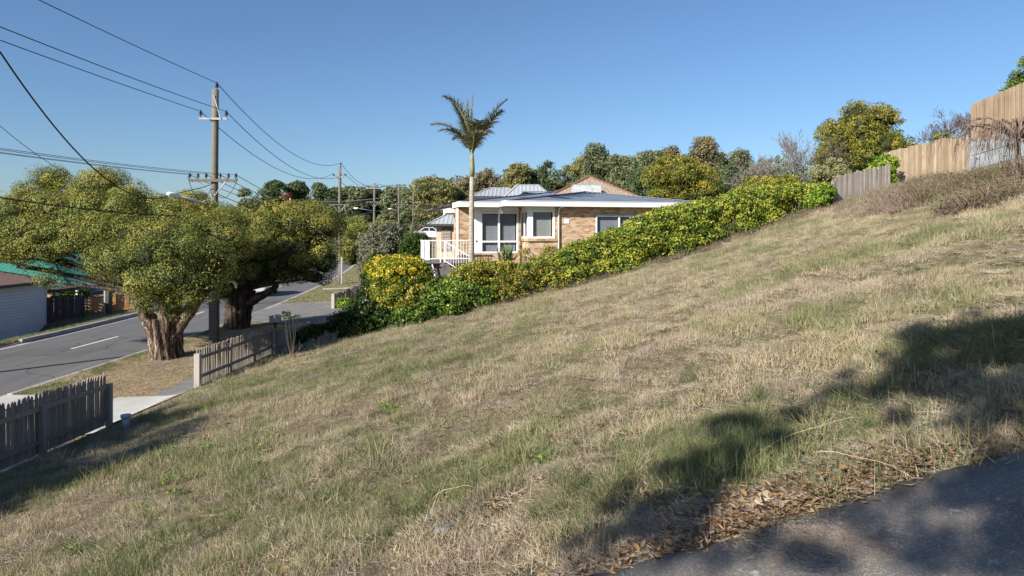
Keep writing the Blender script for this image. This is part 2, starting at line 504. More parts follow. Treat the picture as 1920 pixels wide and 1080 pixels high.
    M['lime'] = leafmat('lime_ivy_leaf', [(0.07, 0.14, 0.015), (0.18, 0.28, 0.03), (0.34, 0.42, 0.05)], 0.4, 0.3)
    M['olive'] = leafmat('olive_shrub_leaf', [(0.054, 0.081, 0.014), (0.162, 0.196, 0.027), (0.324, 0.311, 0.047), (0.513, 0.405, 0.081)], 0.5, 0.3)
    M['greyleaf'] = leafmat('grey_green_leaf', [(0.10, 0.11, 0.06), (0.19, 0.20, 0.13), (0.31, 0.31, 0.22)], 0.6, 0.2)
    M['clipped'] = leafmat('clipped_dark_green_leaf', [(0.02, 0.045, 0.008), (0.055, 0.10, 0.02), (0.09, 0.14, 0.03)])
    M['euc'] = leafmat('eucalypt_leaf', [(0.060, 0.085, 0.043), (0.145, 0.170, 0.085), (0.272, 0.289, 0.145)], 0.5, 0.2)
    M['euc_olive'] = leafmat('olive_eucalypt_leaf', [(0.080, 0.088, 0.029), (0.208, 0.208, 0.072), (0.352, 0.320, 0.128)], 0.5, 0.2)
    M['euc_brown'] = leafmat('brown_tipped_eucalypt_leaf', [(0.07, 0.068, 0.035), (0.19, 0.17, 0.09), (0.32, 0.25, 0.14)], 0.5, 0.2)
    M['pine'] = leafmat('dark_pine_leaf', [(0.025, 0.048, 0.020), (0.068, 0.102, 0.041), (0.128, 0.170, 0.068)], 0.6, 0.15)
    M['autumn'] = leafmat('autumn_leaf', [(0.06, 0.085, 0.018), (0.15, 0.18, 0.035), (0.26, 0.26, 0.045), (0.44, 0.33, 0.05)], 0.5, 0.3)
    M['redleaf'] = leafmat('dull_red_leaf', [(0.12, 0.02, 0.025), (0.25, 0.05, 0.05)], 0.6, 0.2)
    M['pale'] = leafmat('pale_variegated_leaf', [(0.12, 0.14, 0.05), (0.28, 0.29, 0.13), (0.45, 0.42, 0.22)], 0.5, 0.3)
    M['palm'] = leafmat('palm_leaflet', [(0.06, 0.07, 0.03), (0.13, 0.145, 0.06), (0.24, 0.23, 0.11)], 0.35, 0.25)
    M['palm_dry'] = leafmat('dry_palm_leaflet', [(0.24, 0.18, 0.10), (0.36, 0.29, 0.19), (0.45, 0.38, 0.28)], 0.7, 0.2)
    m = Mat('palm_trunk', 0.85, 0.2)
    v = m.coord('world'); sp = m.n('ShaderNodeSeparateXYZ'); m.l(v, sp.inputs[0])
    wv = m.math('SINE', m.math('MULTIPLY', sp.outputs['Z'], 42.0))
    c = m.mix(m.ramp(wv, [(0.75, 0.0), (1.0, 0.5)]), m.ramp(m.noise(v, 5, 5), [(0.3, (0.27, 0.24, 0.20)), (0.7, (0.40, 0.37, 0.32))]), (0.14, 0.12, 0.10))
    m.color(c).bump(wv, 0.3, 0.01); M['palm_trunk'] = m.m
    M['shaft'] = plain('palm_crownshaft', (0.21, 0.21, 0.13), 0.5, 0.3, 4)
    M['inner'] = plain('inner_twigs_and_leaves', (0.030, 0.034, 0.014), 0.95, 0.6, 14, bump=0.8, bscale=30)  # near-black tone stands for the shade deep inside the crowns
    # grasses: greenness comes from the instance
    def grass(name, dry, green, rough=0.6):
        m = Mat(name, rough, 0.25)
        g = m.attr('grn', True).outputs['Fac']
        r = m.rand()
        d = m.ramp(r, [(0.0, tuple(c * 0.60 for c in dry)), (0.35, dry), (0.7, tuple(c * 1.25 for c in dry)), (1.0, (dry[0] * 1.0, dry[1] * 0.83, dry[2] * 0.75))])
        gr = m.ramp(m.math('FRACT', m.math('MULTIPLY', r, 7.3)), [(0.0, tuple(c * 0.7 for c in green)), (0.6, green), (1.0, (green[0] * 1.6, green[1] * 1.35, green[2] * 1.2))])
        pos = m.coord('world')
        big = m.noise(pos, 0.9, 5, 0.65); mid = m.noise(pos, 3.2, 4, 0.6)
        d = m.mix(m.ramp(big, [(0.48, 0.0), (0.64, 0.55)]), d, m.mix(r, (0.22, 0.155, 0.12), (0.42, 0.33, 0.28)))
        d = m.mix(m.ramp(mid, [(0.56, 0.0), (0.70, 0.45)]), d, (0.15, 0.11, 0.075))
        d = m.mix(m.ramp(mid, [(0.30, 0.5), (0.42, 0.0)]), d, (0.56, 0.50, 0.38))
        t = m.attr('tint').outputs['Fac']
        k = m.math('ADD', g, m.math('MULTIPLY', m.math('SUBTRACT', t, 0.5), 0.55))
        c = m.mix(m.ramp(k, [(0.15, 0.0), (0.95, 1.0)]), d, gr)
        c = m.mix(m.ramp(t, [(0.0, 0.3), (0.5, 0.0)]), c, (0.16, 0.11, 0.07))
        m.color(c); m.translucent(c, 0.25)
        return m.m
    M['grass'] = grass('dry_lawn_grass', (0.47, 0.405, 0.275), (0.165, 0.205, 0.08))
    M['straw'] = grass('bleached_straw', (0.42, 0.365, 0.30), (0.36, 0.315, 0.255))
    M['weed'] = grass('green_tussock', (0.24, 0.25, 0.12), (0.135, 0.18, 0.075))
    M['deadleaf'] = leafmat('fallen_leaf', [(0.08, 0.05, 0.03), (0.19, 0.115, 0.065), (0.36, 0.22, 0.10), (0.30, 0.25, 0.20)], 0.7, 0.15)
    M['stone'] = plain('pale_stone', (0.34, 0.29, 0.21), 0.9, 0.2, 20, bump=0.6)
    M['greystone'] = plain('grey_stone', (0.14, 0.14, 0.135), 0.9, 0.2, 15, bump=0.6)
    M['rubber'] = plain('black_pipe', (0.02, 0.02, 0.022), 0.45, spec=0.5)
    M['tyre'] = plain('tyre', (0.025, 0.025, 0.025), 0.9)
    M['carwhite'] = plain('white_car_paint', (0.75, 0.76, 0.77), 0.25, 0.02, 1, spec=0.6)
    M['carsilver'] = plain('silver_car_paint', (0.50, 0.52, 0.54), 0.25, 0.02, 1, spec=0.6, metal=0.3)
    M['carblue'] = plain('pale_blue_car_paint', (0.42, 0.50, 0.60), 0.25, 0.02, 1, spec=0.6)
    M['carglass'] = plain('car_glass', (0.02, 0.025, 0.04), 0.06, 0.02, 1, spec=0.8)
    M['lampglass'] = plain('lamp_glass', (0.7, 0.7, 0.68), 0.2)
    M['pvc'] = plain('blue_grey_plastic', (0.40, 0.46, 0.52), 0.5)
build_materials()

# ------------------------------------------------------------------ ground sheet
def ground():
    us = np.unique(np.round(np.concatenate([
        -np.geomspace(1, 900, 24)[::-1] - 24, np.arange(-24, -7, 1.0), [-6.56, -6.4002, -6.4, -3, 0, 0.0002, 0.16],
        np.arange(0.4, 4.8, 0.4), np.arange(4.8, 36.5, 0.2), np.arange(37, 70, 2.0), np.geomspace(1, 900, 22) + 70]), 4))
    ys = np.unique(np.round(np.concatenate([np.arange(-30, 0, 2.0), np.arange(0, 33, 0.2), np.arange(33, 60, 0.75), np.arange(60, 200, 4.0), np.geomspace(200, 2500, 24)]), 4))
    U, Y = np.meshgrid(us, ys)
    Z = Gu(U, Y)
    # exact step faces at the kerbs
    Z = np.where(np.isclose(U, -6.4) | np.isclose(U, 0), -0.15, Z)
    Z = np.where(np.isclose(U, -6.4002) | np.isclose(U, 0.0002), 0.0, Z)
    X = Xk(Y) + U
    # step up behind the retaining wall at the back of the block
    up = (X > 19.35) & (Y < 28.4) & (Y > -30)
    Z = np.where(up, np.maximum(Z, 8.3), Z)
    # land beneath the near driveway sits just under the asphalt
    dr = (Y < 3.05) & (X > -8.6) & (X < 21)
    Z = np.where(dr, Z - 0.05, Z)
    V = np.stack([X, Y, Z], -1).reshape(-1, 3)
    n, k = len(ys), len(us)
    idx = np.arange(n * k).reshape(n, k)
    Fq = np.stack([idx[:-1, :-1], idx[:-1, 1:], idx[1:, 1:], idx[1:, :-1]], -1).reshape(-1, 4)
    o = mesh_np('ground', V, Fq, M['ground'], smooth_=True)
    lit = ((U > 0.2) & (U < 4.9) & (Y < 33)).astype(np.float32) * smooth((fbm(U * 1.2, Y * 1.2) - 0.22) * 4)
    grn = np.where((U > 0) & (U < 5) & (Y >= 33), 0.75, 0.0) + np.where((U > 0) & (U < 1.3) & (Y < 33), 0.5, 0) + np.where(U < -6.4, 0.5, 0)
    a = o.data.attributes.new('litter', 'FLOAT', 'POINT'); a.data.foreach_set('value', lit.ravel().astype(np.float32))
    a = o.data.attributes.new('green', 'FLOAT', 'POINT'); a.data.foreach_set('value', grn.ravel().astype(np.float32))
    tag(o, kind='structure')
ground()

def strip(name, u0, u1, ys, z0, mat, follow=False, nu=2, wob=0.0, thick=0.0):
    us = np.linspace(u0, u1, nu)
    ys = np.asarray(ys, dtype=float)
    U, Y = np.meshgrid(us, ys)
    if wob:
        U = U.copy(); U[:, 0] += (fbm(ys * 1.7, ys * 0 + 3) - 0.5) * wob; U[:, -1] += (fbm(ys * 1.3, ys * 0 + 9) - 0.5) * wob
    X = Xk(Y) + U
    Z = (Gu(U, Y) if follow else 0 * U) + z0
    V = np.stack([X, Y, Z], -1).reshape(-1, 3)
    n, k = len(ys), nu
    idx = np.arange(n * k).reshape(n, k)
    Fq = np.stack([idx[:-1, :-1], idx[:-1, 1:], idx[1:, 1:], idx[1:, :-1]], -1).reshape(-1, 4)
    return tag(mesh_np(name, V, Fq, mat), kind='structure')
yr = np.concatenate([np.arange(-30, 200, 1.5), np.arange(200, 600, 8)])
strip('road', -6.4, 0.0, yr, 0.0, M['road'], nu=9)
strip('gutter', -0.36, -0.01, yr, 0.006, M['kerb'])
strip('gutter', -6.39, -6.04, yr, 0.006, M['kerb'])
def dash(y0, y1, u=-3.45, wd=0.11):
    strip('road_line', u - wd / 2, u + wd / 2, np.linspace(y0, y1, 5), 0.006, M['paint'])
for k in range(-3, 14):
    dash(27.1 + 9.6 * k, 30.35 + 9.6 * k)

# kerbs as separate lengths: each kerb stone run is real, low at the crossovers
def kerb(u0, u1, y0, y1, h):
    mb = MB()
    ys = np.arange(y0, y1 + 0.01, max(0.6, (y1 - y0) / 60))
    pts = []
    for y in ys:
        x = float(Xk(y))
        pts.append(((x + u0, y), (x + u1, y)))
    vs = []; fs = []
    for (a, b) in pts:
        vs += [(a[0], a[1], -0.1), (b[0], b[1], -0.1), (b[0], b[1], h), (a[0] , a[1], h)]
    for i in range(len(pts) - 1):
        o = i * 4
        for k in range(4):
            fs.append((o + k, o + (k + 1) % 4, o + 4 + (k + 1) % 4, o + 4 + k))
    fs.append((3, 2, 1, 0)); o = (len(pts) - 1) * 4; fs.append((o, o + 1, o + 2, o + 3))
    mb.add(vs, fs)
    return tag(mb.build('kerb', M['kerb']), kind='structure')
kerb(0.0, 0.16, -30, 15.9, 0.13); kerb(0.0, 0.16, 19.0, 34.9, 0.13); kerb(0.0, 0.16, 40.0, 190, 0.13)
kerb(0.0, 0.16, 15.9, 19.0, 0.03); kerb(0.0, 0.16, 34.9, 40.0, 0.03)
kerb(-6.56, -6.4, 28.5, 45, 0.17); kerb(-6.56, -6.4, 45, 190, 0.15); kerb(-6.56, -6.4, -30, 28.5, 0.05)

# footpath, concrete pad, crossovers
strip('footpath', 4.25, 5.10, np.arange(18.4, 34, 0.4), 0.012, M['path'], True, 5, 0.16)
strip('footpath', 4.0, 5.0, np.arange(-10, 14.8, 0.5), 0.012, M['path'], True, 5, 0.16)
strip('concrete_pad', 3.45, 5.35, np.arange(14.9, 18.45, 0.25), 0.035, M['concrete'], True, 7)
strip('crossover', 0.16, 1.3, np.arange(16.0, 18.8, 0.4), 0.025, M['concrete'], True, 4)
def sheet(name, poly_px, mat, z0, n=28):
    """draped sheet over a quad given in plan coordinates"""
    a, b, c, d = [np.array(p, dtype=float) for p in poly_px]
    s, t = np.meshgrid(np.linspace(0, 1, n), np.linspace(0, 1, n))
    s = s[..., None]; t = t[..., None]
    XY = (a * (1 - s) + b * s) * (1 - t) + (d * (1 - s) + c * s) * t
    Z = G(XY[..., 0], XY[..., 1]) + z0
    V = np.concatenate([XY, Z[..., None]], -1).reshape(-1, 3)
    idx = np.arange(n * n).reshape(n, n)
    Fq = np.stack([idx[:-1, :-1], idx[:-1, 1:], idx[1:, 1:], idx[1:, :-1]], -1).reshape(-1, 4)
    return tag(mesh_np(name, V, Fq, mat), kind='structure')
sheet('asphalt_driveway', [(-13.95, 34.3), (-4.5, 31.5), (-8.5, 45.5), (-14.9, 43.0)], M['path'], 0.03)
sheet('concrete_slab', [(-8.6, 33.2), (-6.2, 32.6), (-6.4, 35.4), (-9.6, 35.2)], M['concrete'], 0.045)
sheet('footpath', [(-14.9, 53.5), (-10.6, 55.0), (-10.6, 56.4), (-15.2, 55.0)], M['concrete'], 0.03)
for yy in (35.2, 37.6):
    strip('layback_slab', -0.30 + (yy - 35.2) * 0.15, 0.40 + (yy - 35.2) * 0.15, np.linspace(yy, yy + 2.1, 5), 0.045, M['concrete'])
strip('verge_path', -7.55, -6.56, np.arange(33, 46, 0.5), 0.012, M['path'], True, 4)

# the near driveway, climbing to the right; rough broken edge with real thickness
def near_drive():
    xs = np.arange(-9, 19.2, 0.06); n = len(xs)
    edge = 3.09 + (fbm(xs * 1.1, xs * 0 + 2, 4) - 0.5) * 0.10 + (fbm(xs * 9, xs * 0 + 7, 3) - 0.5) * 0.06
    rows = [(-6.0, None), (-2.0, None), (0.5, None), (1.6, None), (2.2, None), (2.8, None), (None, 0.0), (None, 0.03)]
    V = []
    for y, e in rows:
        Y = np.full(n, y) if y is not None else edge + e
        Z = G(xs, np.minimum(Y, 3.2)) + (0.035 if (e is None or e < 0.02) else -0.06)
        Z = Z + (fbm(xs * 0.8, Y * 0.8, 3) - 0.5) * 0.03
        V.append(np.stack([xs, Y, Z], -1))
    V = np.concatenate(V)
    idx = np.arange(len(rows) * n).reshape(len(rows), n)
    Fq = np.stack([idx[:-1, :-1], idx[:-1, 1:], idx[1:, 1:], idx[1:, :-1]], -1).reshape(-1, 4)
    tag(mesh_np('driveway', V, Fq, M['drive'], smooth_=True), kind='structure')
    return lambda x: np.interp(x, xs, edge)
drive_edge = near_drive()

# ------------------------------------------------------------------ foliage tools
def rdir(n, g):
    v = g.normal(size=(n, 3)); return v / np.linalg.norm(v, axis=1, keepdims=True)

def leaf_quads(Cn, N, L, Wd, g, flop=0.9):
    """diamond leaves at centres Cn with outward normals N"""
    n = len(Cn)
    N = N + g.normal(size=(n, 3)) * flop
    N /= np.linalg.norm(N, axis=1, keepdims=True) + 1e-9
    t = np.cross(N, g.normal(size=(n, 3))); t /= np.linalg.norm(t, axis=1, keepdims=True) + 1e-9
    b = np.cross(N, t)
    l = (L * (0.6 + 0.8 * g.random(n)))[:, None]; w_ = (Wd * (0.6 + 0.8 * g.random(n)))[:, None]
    V = np.stack([Cn - t * l / 2, Cn + b * w_ / 2 + N * l * 0.08, Cn + t * l / 2, Cn - b * w_ / 2 + N * l * 0.08], 1).reshape(-1, 3)
    return V, np.arange(4 * n).reshape(n, 4)

def crown_points(lobes, cl_r, n_cl, per, g, low=0.0, fill=0.25, outer=(0.82, 1.02), shell=0.45):
    """lobes: list of (centre, radii). Clumps sit on the lobes' shells, leaves on the clumps."""
    lobes = [(np.array(c, dtype=float), np.array(r, dtype=float) * np.ones(3)) for c, r in lobes]
    wts = np.array([(r[0] * r[1] + r[0] * r[2] + r[1] * r[2]) for c, r in lobes]); wts /= wts.sum()
    which = g.choice(len(lobes), n_cl, p=wts)
    d = rdir(n_cl, g)
    d[:, 2] = np.where(d[:, 2] < -0.6 + low, -d[:, 2], d[:, 2])
    k = np.where(g.random(n_cl) < fill, 0.45 + 0.4 * g.random(n_cl), outer[0] + (outer[1] - outer[0]) * g.random(n_cl))
    cc = np.array([lobes[i][0] for i in which]); rr = np.array([lobes[i][1] for i in which])
    cen = cc + d * rr * k[:, None]
    # drop clumps buried in other lobes
    keep = np.ones(n_cl, bool)
    for j, (c, r) in enumerate(lobes):
        q = (((cen - c) / r) ** 2).sum(1)
        keep &= ~((q < 0.35) & (which != j))
    cen = cen[keep]; d = d[keep]
    m = len(cen)
    rs = cl_r * (0.6 + 0.8 * g.random(m))
    dd = rdir(m * per, g)
    ci = np.repeat(np.arange(m), per)
    rad = rs[ci] * (shell + (1.05 - shell) * g.random(m * per) ** 0.5)
    pts = cen[ci] + dd * rad[:, None] * np.array([1, 1, 0.8])
    nrm = dd * 0.8 + d[ci] * 0.6
    ctint = g.random(m)[ci]
    return pts, nrm, ctint

def crown_mesh(name, lobes, mat, parent, org, cl_r=0.35, n_cl=600, per=60, L=0.09, Wd=0.05, seed=1, low=0.0, fill=0.25, tvar=0.35, topdry=0.0, flop=0.9, outer=(0.82, 1.02), shell=0.45):
    g = np.random.default_rng(seed)
    pts, nrm, ct = crown_points(lobes, cl_r, n_cl, per, g, low, fill, outer, shell)
    V, Fq = leaf_quads(pts, nrm, L, Wd, g, flop)
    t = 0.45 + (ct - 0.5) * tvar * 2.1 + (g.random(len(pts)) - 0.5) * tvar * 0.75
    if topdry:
        zz = pts[:, 2]; t = t + topdry * ((zz - zz.min()) / (np.ptp(zz) + 1e-6) - 0.5)  # moves the leaf tint up its ramp towards the crown top
    return mesh_np(name, V, Fq, mat, parent, org, tint=np.clip(t, 0, 1))

def plobes(L):
    out = []
    for (px, py, D, rx, rz) in L:
        c = P(px, py, D); r = rx / F * D
        out.append((c, np.array([r, r * .95, rz / F * D])))
    return out

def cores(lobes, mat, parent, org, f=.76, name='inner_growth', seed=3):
    """added dark masses inside the leaf shells that block light and deepen the shade"""
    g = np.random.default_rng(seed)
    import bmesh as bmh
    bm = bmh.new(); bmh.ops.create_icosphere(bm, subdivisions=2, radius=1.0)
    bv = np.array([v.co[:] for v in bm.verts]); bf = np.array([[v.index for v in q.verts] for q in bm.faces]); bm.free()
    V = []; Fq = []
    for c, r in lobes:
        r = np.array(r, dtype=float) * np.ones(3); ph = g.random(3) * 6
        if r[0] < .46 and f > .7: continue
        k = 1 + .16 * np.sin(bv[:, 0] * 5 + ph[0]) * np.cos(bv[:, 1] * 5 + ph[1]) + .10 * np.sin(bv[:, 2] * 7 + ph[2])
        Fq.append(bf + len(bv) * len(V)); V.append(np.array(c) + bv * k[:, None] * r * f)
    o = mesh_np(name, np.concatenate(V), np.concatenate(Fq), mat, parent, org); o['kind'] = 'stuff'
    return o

def limbs(mb, base, lobes, r0, seed, nsub=3, fork=0.35, n=7):
    g = random.Random(seed)
    base = Vector(base)
    for c, r in lobes:
        c = Vector(c); rr = np.array(r) * np.ones(3)
        top = c + Vector((0, 0, -0.2 * rr[2]))
        mid = base.lerp(top, 0.5) + Vector((g.uniform(-.3, .3), g.uniform(-.3, .3), g.uniform(-.1, .3))) * (top - base).length * 0.25
        pts = [base.lerp(mid, t).lerp(mid.lerp(top, t), t) for t in (0, .25, .5, .75, 1)]
        mb.tube(pts, [r0, r0 * .8, r0 * .6, r0 * .45, r0 * .3], n)
        for k in range(nsub):
            d = Vector((g.uniform(-1, 1) * rr[0], g.uniform(-1, 1) * rr[1], g.uniform(-.3, .9) * rr[2])) * 0.85
            st = pts[2].lerp(pts[4], g.random())
            mb.tube([st, st.lerp(c + d, .5) + Vector((0, 0, .1)), c + d], [r0 * .3, r0 * .2, r0 * .06], 5)

def tree(name, label, cat, px, top_py, D, wpx, mat, kind='round', seed=1, bark='bark', group=None, dens=1.0, base_z=None, leaf=None, nl=None, topdry=0.0, trunk_h=None, cr=None):
    g = np.random.default_rng(seed)
    x = (px - 960) / F * D; y = D
    gz_ = gz(x, y) if base_z is None else base_z
    zt = EYE + (HOR - top_py) / F * D
    H = zt - gz_; Wr = wpx / F * D / 2
    t = thing(name, (x, y, gz_), label, cat, group)
    lobes = []
    if kind == 'round':
        cz0 = gz_ + H * (0.10 if trunk_h is None else trunk_h)
        n = nl or 13
        lobes.append(((x + (g.random() - .5) * Wr * .5, y, cz0 + (zt - cz0) * .42), (Wr * .66, Wr * .66, (zt - cz0) * .36)))
        for i in range(n):
            a = g.random() * 6.28; q = g.random() ** .5
            zz = cz0 + (zt - cz0) * (0.25 + 0.6 * g.random())
            f = math.sqrt(max(0.1, 1 - ((zz - (cz0 + zt) / 2) / ((zt - cz0) / 2)) ** 2)) * (0.85 + .45 * g.random())
            lr = Wr * (0.20 + 0.30 * g.random() ** 1.5)
            lobes.append(((x + math.cos(a) * (Wr - lr) * f * (.6 + .4 * q), y + math.sin(a) * (Wr - lr) * f * (.6 + .4 * q), min(zz, zt - lr * .8)), (lr, lr, lr * .8)))
        lobes.append(((x + Wr * (g.random() - .5) * .7, y, zt - Wr * .22), (Wr * .34, Wr * .34, Wr * .24)))
    elif kind == 'gum':                       # separate umbrella lobes on visible limbs
        n = nl or 17
        for i in range(n):
            a = g.random() * 6.28; q = (g.random() ** .6) * (1 - .25)
            lv = 0.38 + 0.54 * (i / (n - 1)) + (g.random() - .5) * .08
            lr = Wr * (0.34 + 0.20 * g.random())
            spread = (1.15 - 0.75 * max(0, (lv - 0.5) * 1.8))
            zz = min(gz_ + H * lv, zt - lr * .45)
            lobes.append(((x + math.cos(a) * (Wr - lr) * q * spread * 1.25, y + math.sin(a) * (Wr - lr) * q * spread, zz), (lr, lr, lr * (.45 + .2 * g.random()))))
        lobes.append(((x + (g.random() - .5) * Wr * .4, y, zt - Wr * .22), (Wr * .36, Wr * .36, Wr * .22)))
    elif kind == 'tall':
        n = nl or 10
        for i in range(n):
            lv = 0.25 + 0.68 * i / (n - 1)
            a = g.random() * 6.28; lr = Wr * (.62 - .35 * (i / (n - 1))) * (.8 + .4 * g.random())
            lobes.append(((x + math.cos(a) * Wr * .45 * (1 - lv * .6), y + math.sin(a) * Wr * .45 * (1 - lv * .6), min(gz_ + H * lv, zt - lr * .7)), (lr, lr, lr * .75)))
    mt = MB()
    r0 = max(0.12, Wr * 0.075)
    th = gz_ + H * (0.3 if kind != 'gum' else .33)
    mt.tube([(x, y, gz_ - .3), (x + .1 * Wr * (g.random() - .5), y, (gz_ + th) / 2), (x, y, th)], [r0 * 1.4, r0 * 1.1, r0], 9)
    mt.build('trunk', M[bark], t)
    ml = MB(); limbs(ml, (x, y, th), lobes, r0 * .6, seed, 2); ml.build('branches', M[bark], t)
    # leaf size grows with distance so a leaf stays near a pixel
    L = leaf or max(0.07, D * 0.0026)
    area = sum(4 * math.pi * (r[0] * r[1] + r[0] * r[2] + r[1] * r[2]) / 3 for c, r in lobes)
    clr = cr or max(0.22, Wr * 0.13)
    ncl = int(min(1800, max(40, area / (clr * clr) * 0.75 * dens)))
    per = int(min(120, max(14, (clr / L) ** 2 * 6.0)))
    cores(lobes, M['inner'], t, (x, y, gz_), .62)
    crown_mesh('crown', lobes, M[mat], t, (x, y, gz_), clr, ncl, per, L, L * .6, seed, fill=.12, topdry=topdry, tvar=.5, outer=(.78, 1.18))
    return t

def bare(name, label, cat, base, H, spread, mat, seed, levels=5, kids=3, r0=0.09, weep=0.0, group=None, up=0.35, thin=0.009, lean=(0, 0)):
    g = random.Random(seed)
    t = thing(name, tuple(base), label, cat, group)
    mt = MB(); ms = MB()
    def br(p, d, L, r, lv):
        pts = [p]; q = p.copy(); dd = d.copy()
        for i in range(3):
            dd = (dd + Vector((g.uniform(-1, 1), g.uniform(-1, 1), g.uniform(-.6, .8) * (1 - weep) - weep * (1.1 if lv <= levels - 2 else 0))) * .28).normalized()
            q = q + dd * L / 3; pts.append(q.copy())
        r1 = max(thin * .6, r * .55)
        (mt if lv == levels else ms).tube(pts, [r, r * .85, r * .7, r1], 6 if lv >= levels - 1 else 3, cap=False)
        if lv <= 0: return
        for k in range(kids + (1 if lv == levels else 0)):
            a = g.uniform(0, 6.28); s = g.uniform(.5, 1.0) * spread
            u_ = dd.orthogonal().normalized(); v_ = dd.cross(u_)
            nd = (dd + (u_ * math.cos(a) + v_ * math.sin(a)) * s + Vector((0, 0, up * (1 - weep)))).normalized()
            st = pts[g.choice((1, 2, 3, 3) if lv < levels else (2, 3, 3))]
            br(st, nd, L * g.uniform(.58, .82), max(thin, r1 * .8), lv - 1)
    br(Vector(base) + Vector((0, 0, -.2)), Vector((lean[0], lean[1], 1)).normalized(), H * .36, r0, levels)
    mt.build('trunk', M[mat], t); o = ms.build('branches', M[mat], t)
    return t

# ================================================================== NEIGHBOUR'S BRICK HOUSE
TH = R(14)
ax = np.array([math.cos(TH), math.sin(TH)]); bx_ = np.array([-math.sin(TH), math.cos(TH)])
E0 = np.array([-0.31, 32.9])
def HL(s, b, z=0.0):
    q = E0 + ax * s + bx_ * b
    return (float(q[0]), float(q[1]), float(z))
def s_of(px, b):
    k = (px - 960) / F
    q = E0 + bx_ * b
    return (k * q[1] - q[0]) / (ax[0] - k * ax[1])
def z_of(py, s, b):
    return EYE + (HOR - py) / F * HL(s, b)[1]
def hbox(mb, s0, s1, b0, b1, z0, z1):
    return mb.prism([HL(s0, b0)[:2], HL(s1, b0)[:2], HL(s1, b1)[:2], HL(s0, b1)[:2]], z0, z1)

house = thing('brick_house', HL(3, 4, 1.6), 'tan brick house with low blue-grey metal roof, white gutters and white framed windows', 'house')
EV = 6.13                      # eave height
WR = 0.52                      # wall plane of the right block
WL = 1.92                      # wall plane of the left block
sC = s_of(990, WR)             # corner of the right block
sWe = 9.5
GB = 1.0
# --- right block walls with a corner window and a wide window
w1a, w1b = sC, s_of(1040, WR)
zt1, zb1 = z_of(394, w1a, WR), z_of(447, w1a, WR)
w2a, w2b = s_of(1117, WR), s_of(1209, WR)
zt2, zb2 = z_of(401, w2a, WR), z_of(449, w2a, WR)
def wall(name, mat, rects, parent=house):
    mb = MB()
    for r in rects: hbox(mb, *r)
    return mb.build(name, mat, parent)
TK = 0.22
zW = EV - 0.17
rects = [(w1b, w2a, WR, WR + TK, GB, zW), (w2b, sWe, WR, WR + TK, GB, zW), (w1a, w1b, WR, WR + TK, GB, zb1 - 0.14), (w2a, w2b, WR, WR + TK, GB, zb2), (w2a, w2b, WR, WR + TK, zt2, zW),
         (w1a, w1a + TK, WR + TK, WL, GB, zb1 - 0.14)]
wall('wall', M['brick'], rects)
wall('wall', M['brick'], [(sWe - TK, sWe, WR + TK, 9, GB, zW)])
wall('soffit_wall', M['white'], [(w1a, w1b, WR + 0.02, WR + 0.2, zt1, zW), (w1a + 0.02, w1a + 0.2, WR + 0.2, WL, zt1, zW)])
# left block: tall window, white panel, brick pier
sL = s_of(857, WL); sP0 = s_of(889, WL); sP1 = s_of(901, WL); sT1 = s_of(972, WL)
zTt, zTb = z_of(397, sP1, WL), z_of(475, sP1, WL)
wall('wall', M['brick'], [(sL + 0.07, sP0, WL, WL + TK, GB, zW - .03), (sP0, w1a, WL, WL + TK, GB, zTb), (sT1, w1a, WL, WL + TK, zTb, zW - .03), (sP0 + .1, sP0 + .1 + TK, WL + TK, 9, GB, zW - .03), (sL, sL + TK, WL + TK, WL + .6, GB, zW - .03)])
wall('corner_trim', M['white'], [(sL + 0.01, sL + 0.07, WL - 0.03, WL + TK, 3.0, zW - .03)])
wall('door_panel', M['white'], [(sP0, sP1, WL - 0.03, WL + 0.12, zTb, zTt + .02)])
wall('head_panel', M['white'], [(sP0, sT1, WL - 0.01, WL + .15, zTt + .02, zW - .03)])
wall('door_handle', M['dark_steel'], [(sP0 + .07, sP0 + .12, WL - .08, WL - .03, z_of(453, sP0, WL), z_of(450.5, sP0, WL))])
wall('back_wall', M['interior'], [(sP0 + .4, sWe - TK, 4.2, 4.3, GB, zW)])
wall('room_floor', M['interior'], [(sP0 + .4, sWe - TK, WR + TK + .02, 4.2, 2.9, 3.0)])

def window(s0, s1, b, z0, z1, mull=(), trans=(), fw=0.06, blind='blind', drop=1.0, sill=False, gdep=0.06):
    mb = MB()
    hbox(mb, s0, s0 + fw, b - .02, b + .10, z0, z1); hbox(mb, s1 - fw, s1, b - .02, b + .10, z0, z1)
    hbox(mb, s0 + fw, s1 - fw, b - .018, b + .10, z0, z0 + fw); hbox(mb, s0 + fw, s1 - fw, b - .018, b + .10, z1 - fw, z1)
    f = mb.build('window', M['white_frame'], house)
    xs = [s0 + fw] + [m for m in mull] + [s1 - fw]
    zs = [z0 + fw] + list(trans) + [z1 - fw]
    for m in mull:
        mm = MB(); hbox(mm, m - fw * .55, m + fw * .55, b - .016, b + .09, z0 + fw, z1 - fw); mm.build('mullion', M['white_frame'], f)
    for m in trans:
        mm = MB(); hbox(mm, s0 + fw, s1 - fw, b - .022, b + .085, m - fw * .5, m + fw * .5); mm.build('transom', M['white_frame'], f)
    for i in range(len(xs) - 1):
        for j in range(len(zs) - 1):
            g = MB(); hbox(g, xs[i] + .03, xs[i + 1] - .03, b + .04, b + .046, zs[j] + .01, zs[j + 1] - .01); g.build('pane', M['glass'], f)
        bl = MB(); zz = z1 - fw
        while zz > z0 + fw + (1 - drop) * (z1 - z0):
            bl.add([HL(xs[i] + .05, b + .150, zz), HL(xs[i + 1] - .05, b + .150, zz), HL(xs[i + 1] - .05, b + .13, zz - .033), HL(xs[i] + .05, b + .13, zz - .033)], [(0, 1, 2, 3)])
            zz -= 0.035
        bl.build('blind', M[blind], f)
    return f
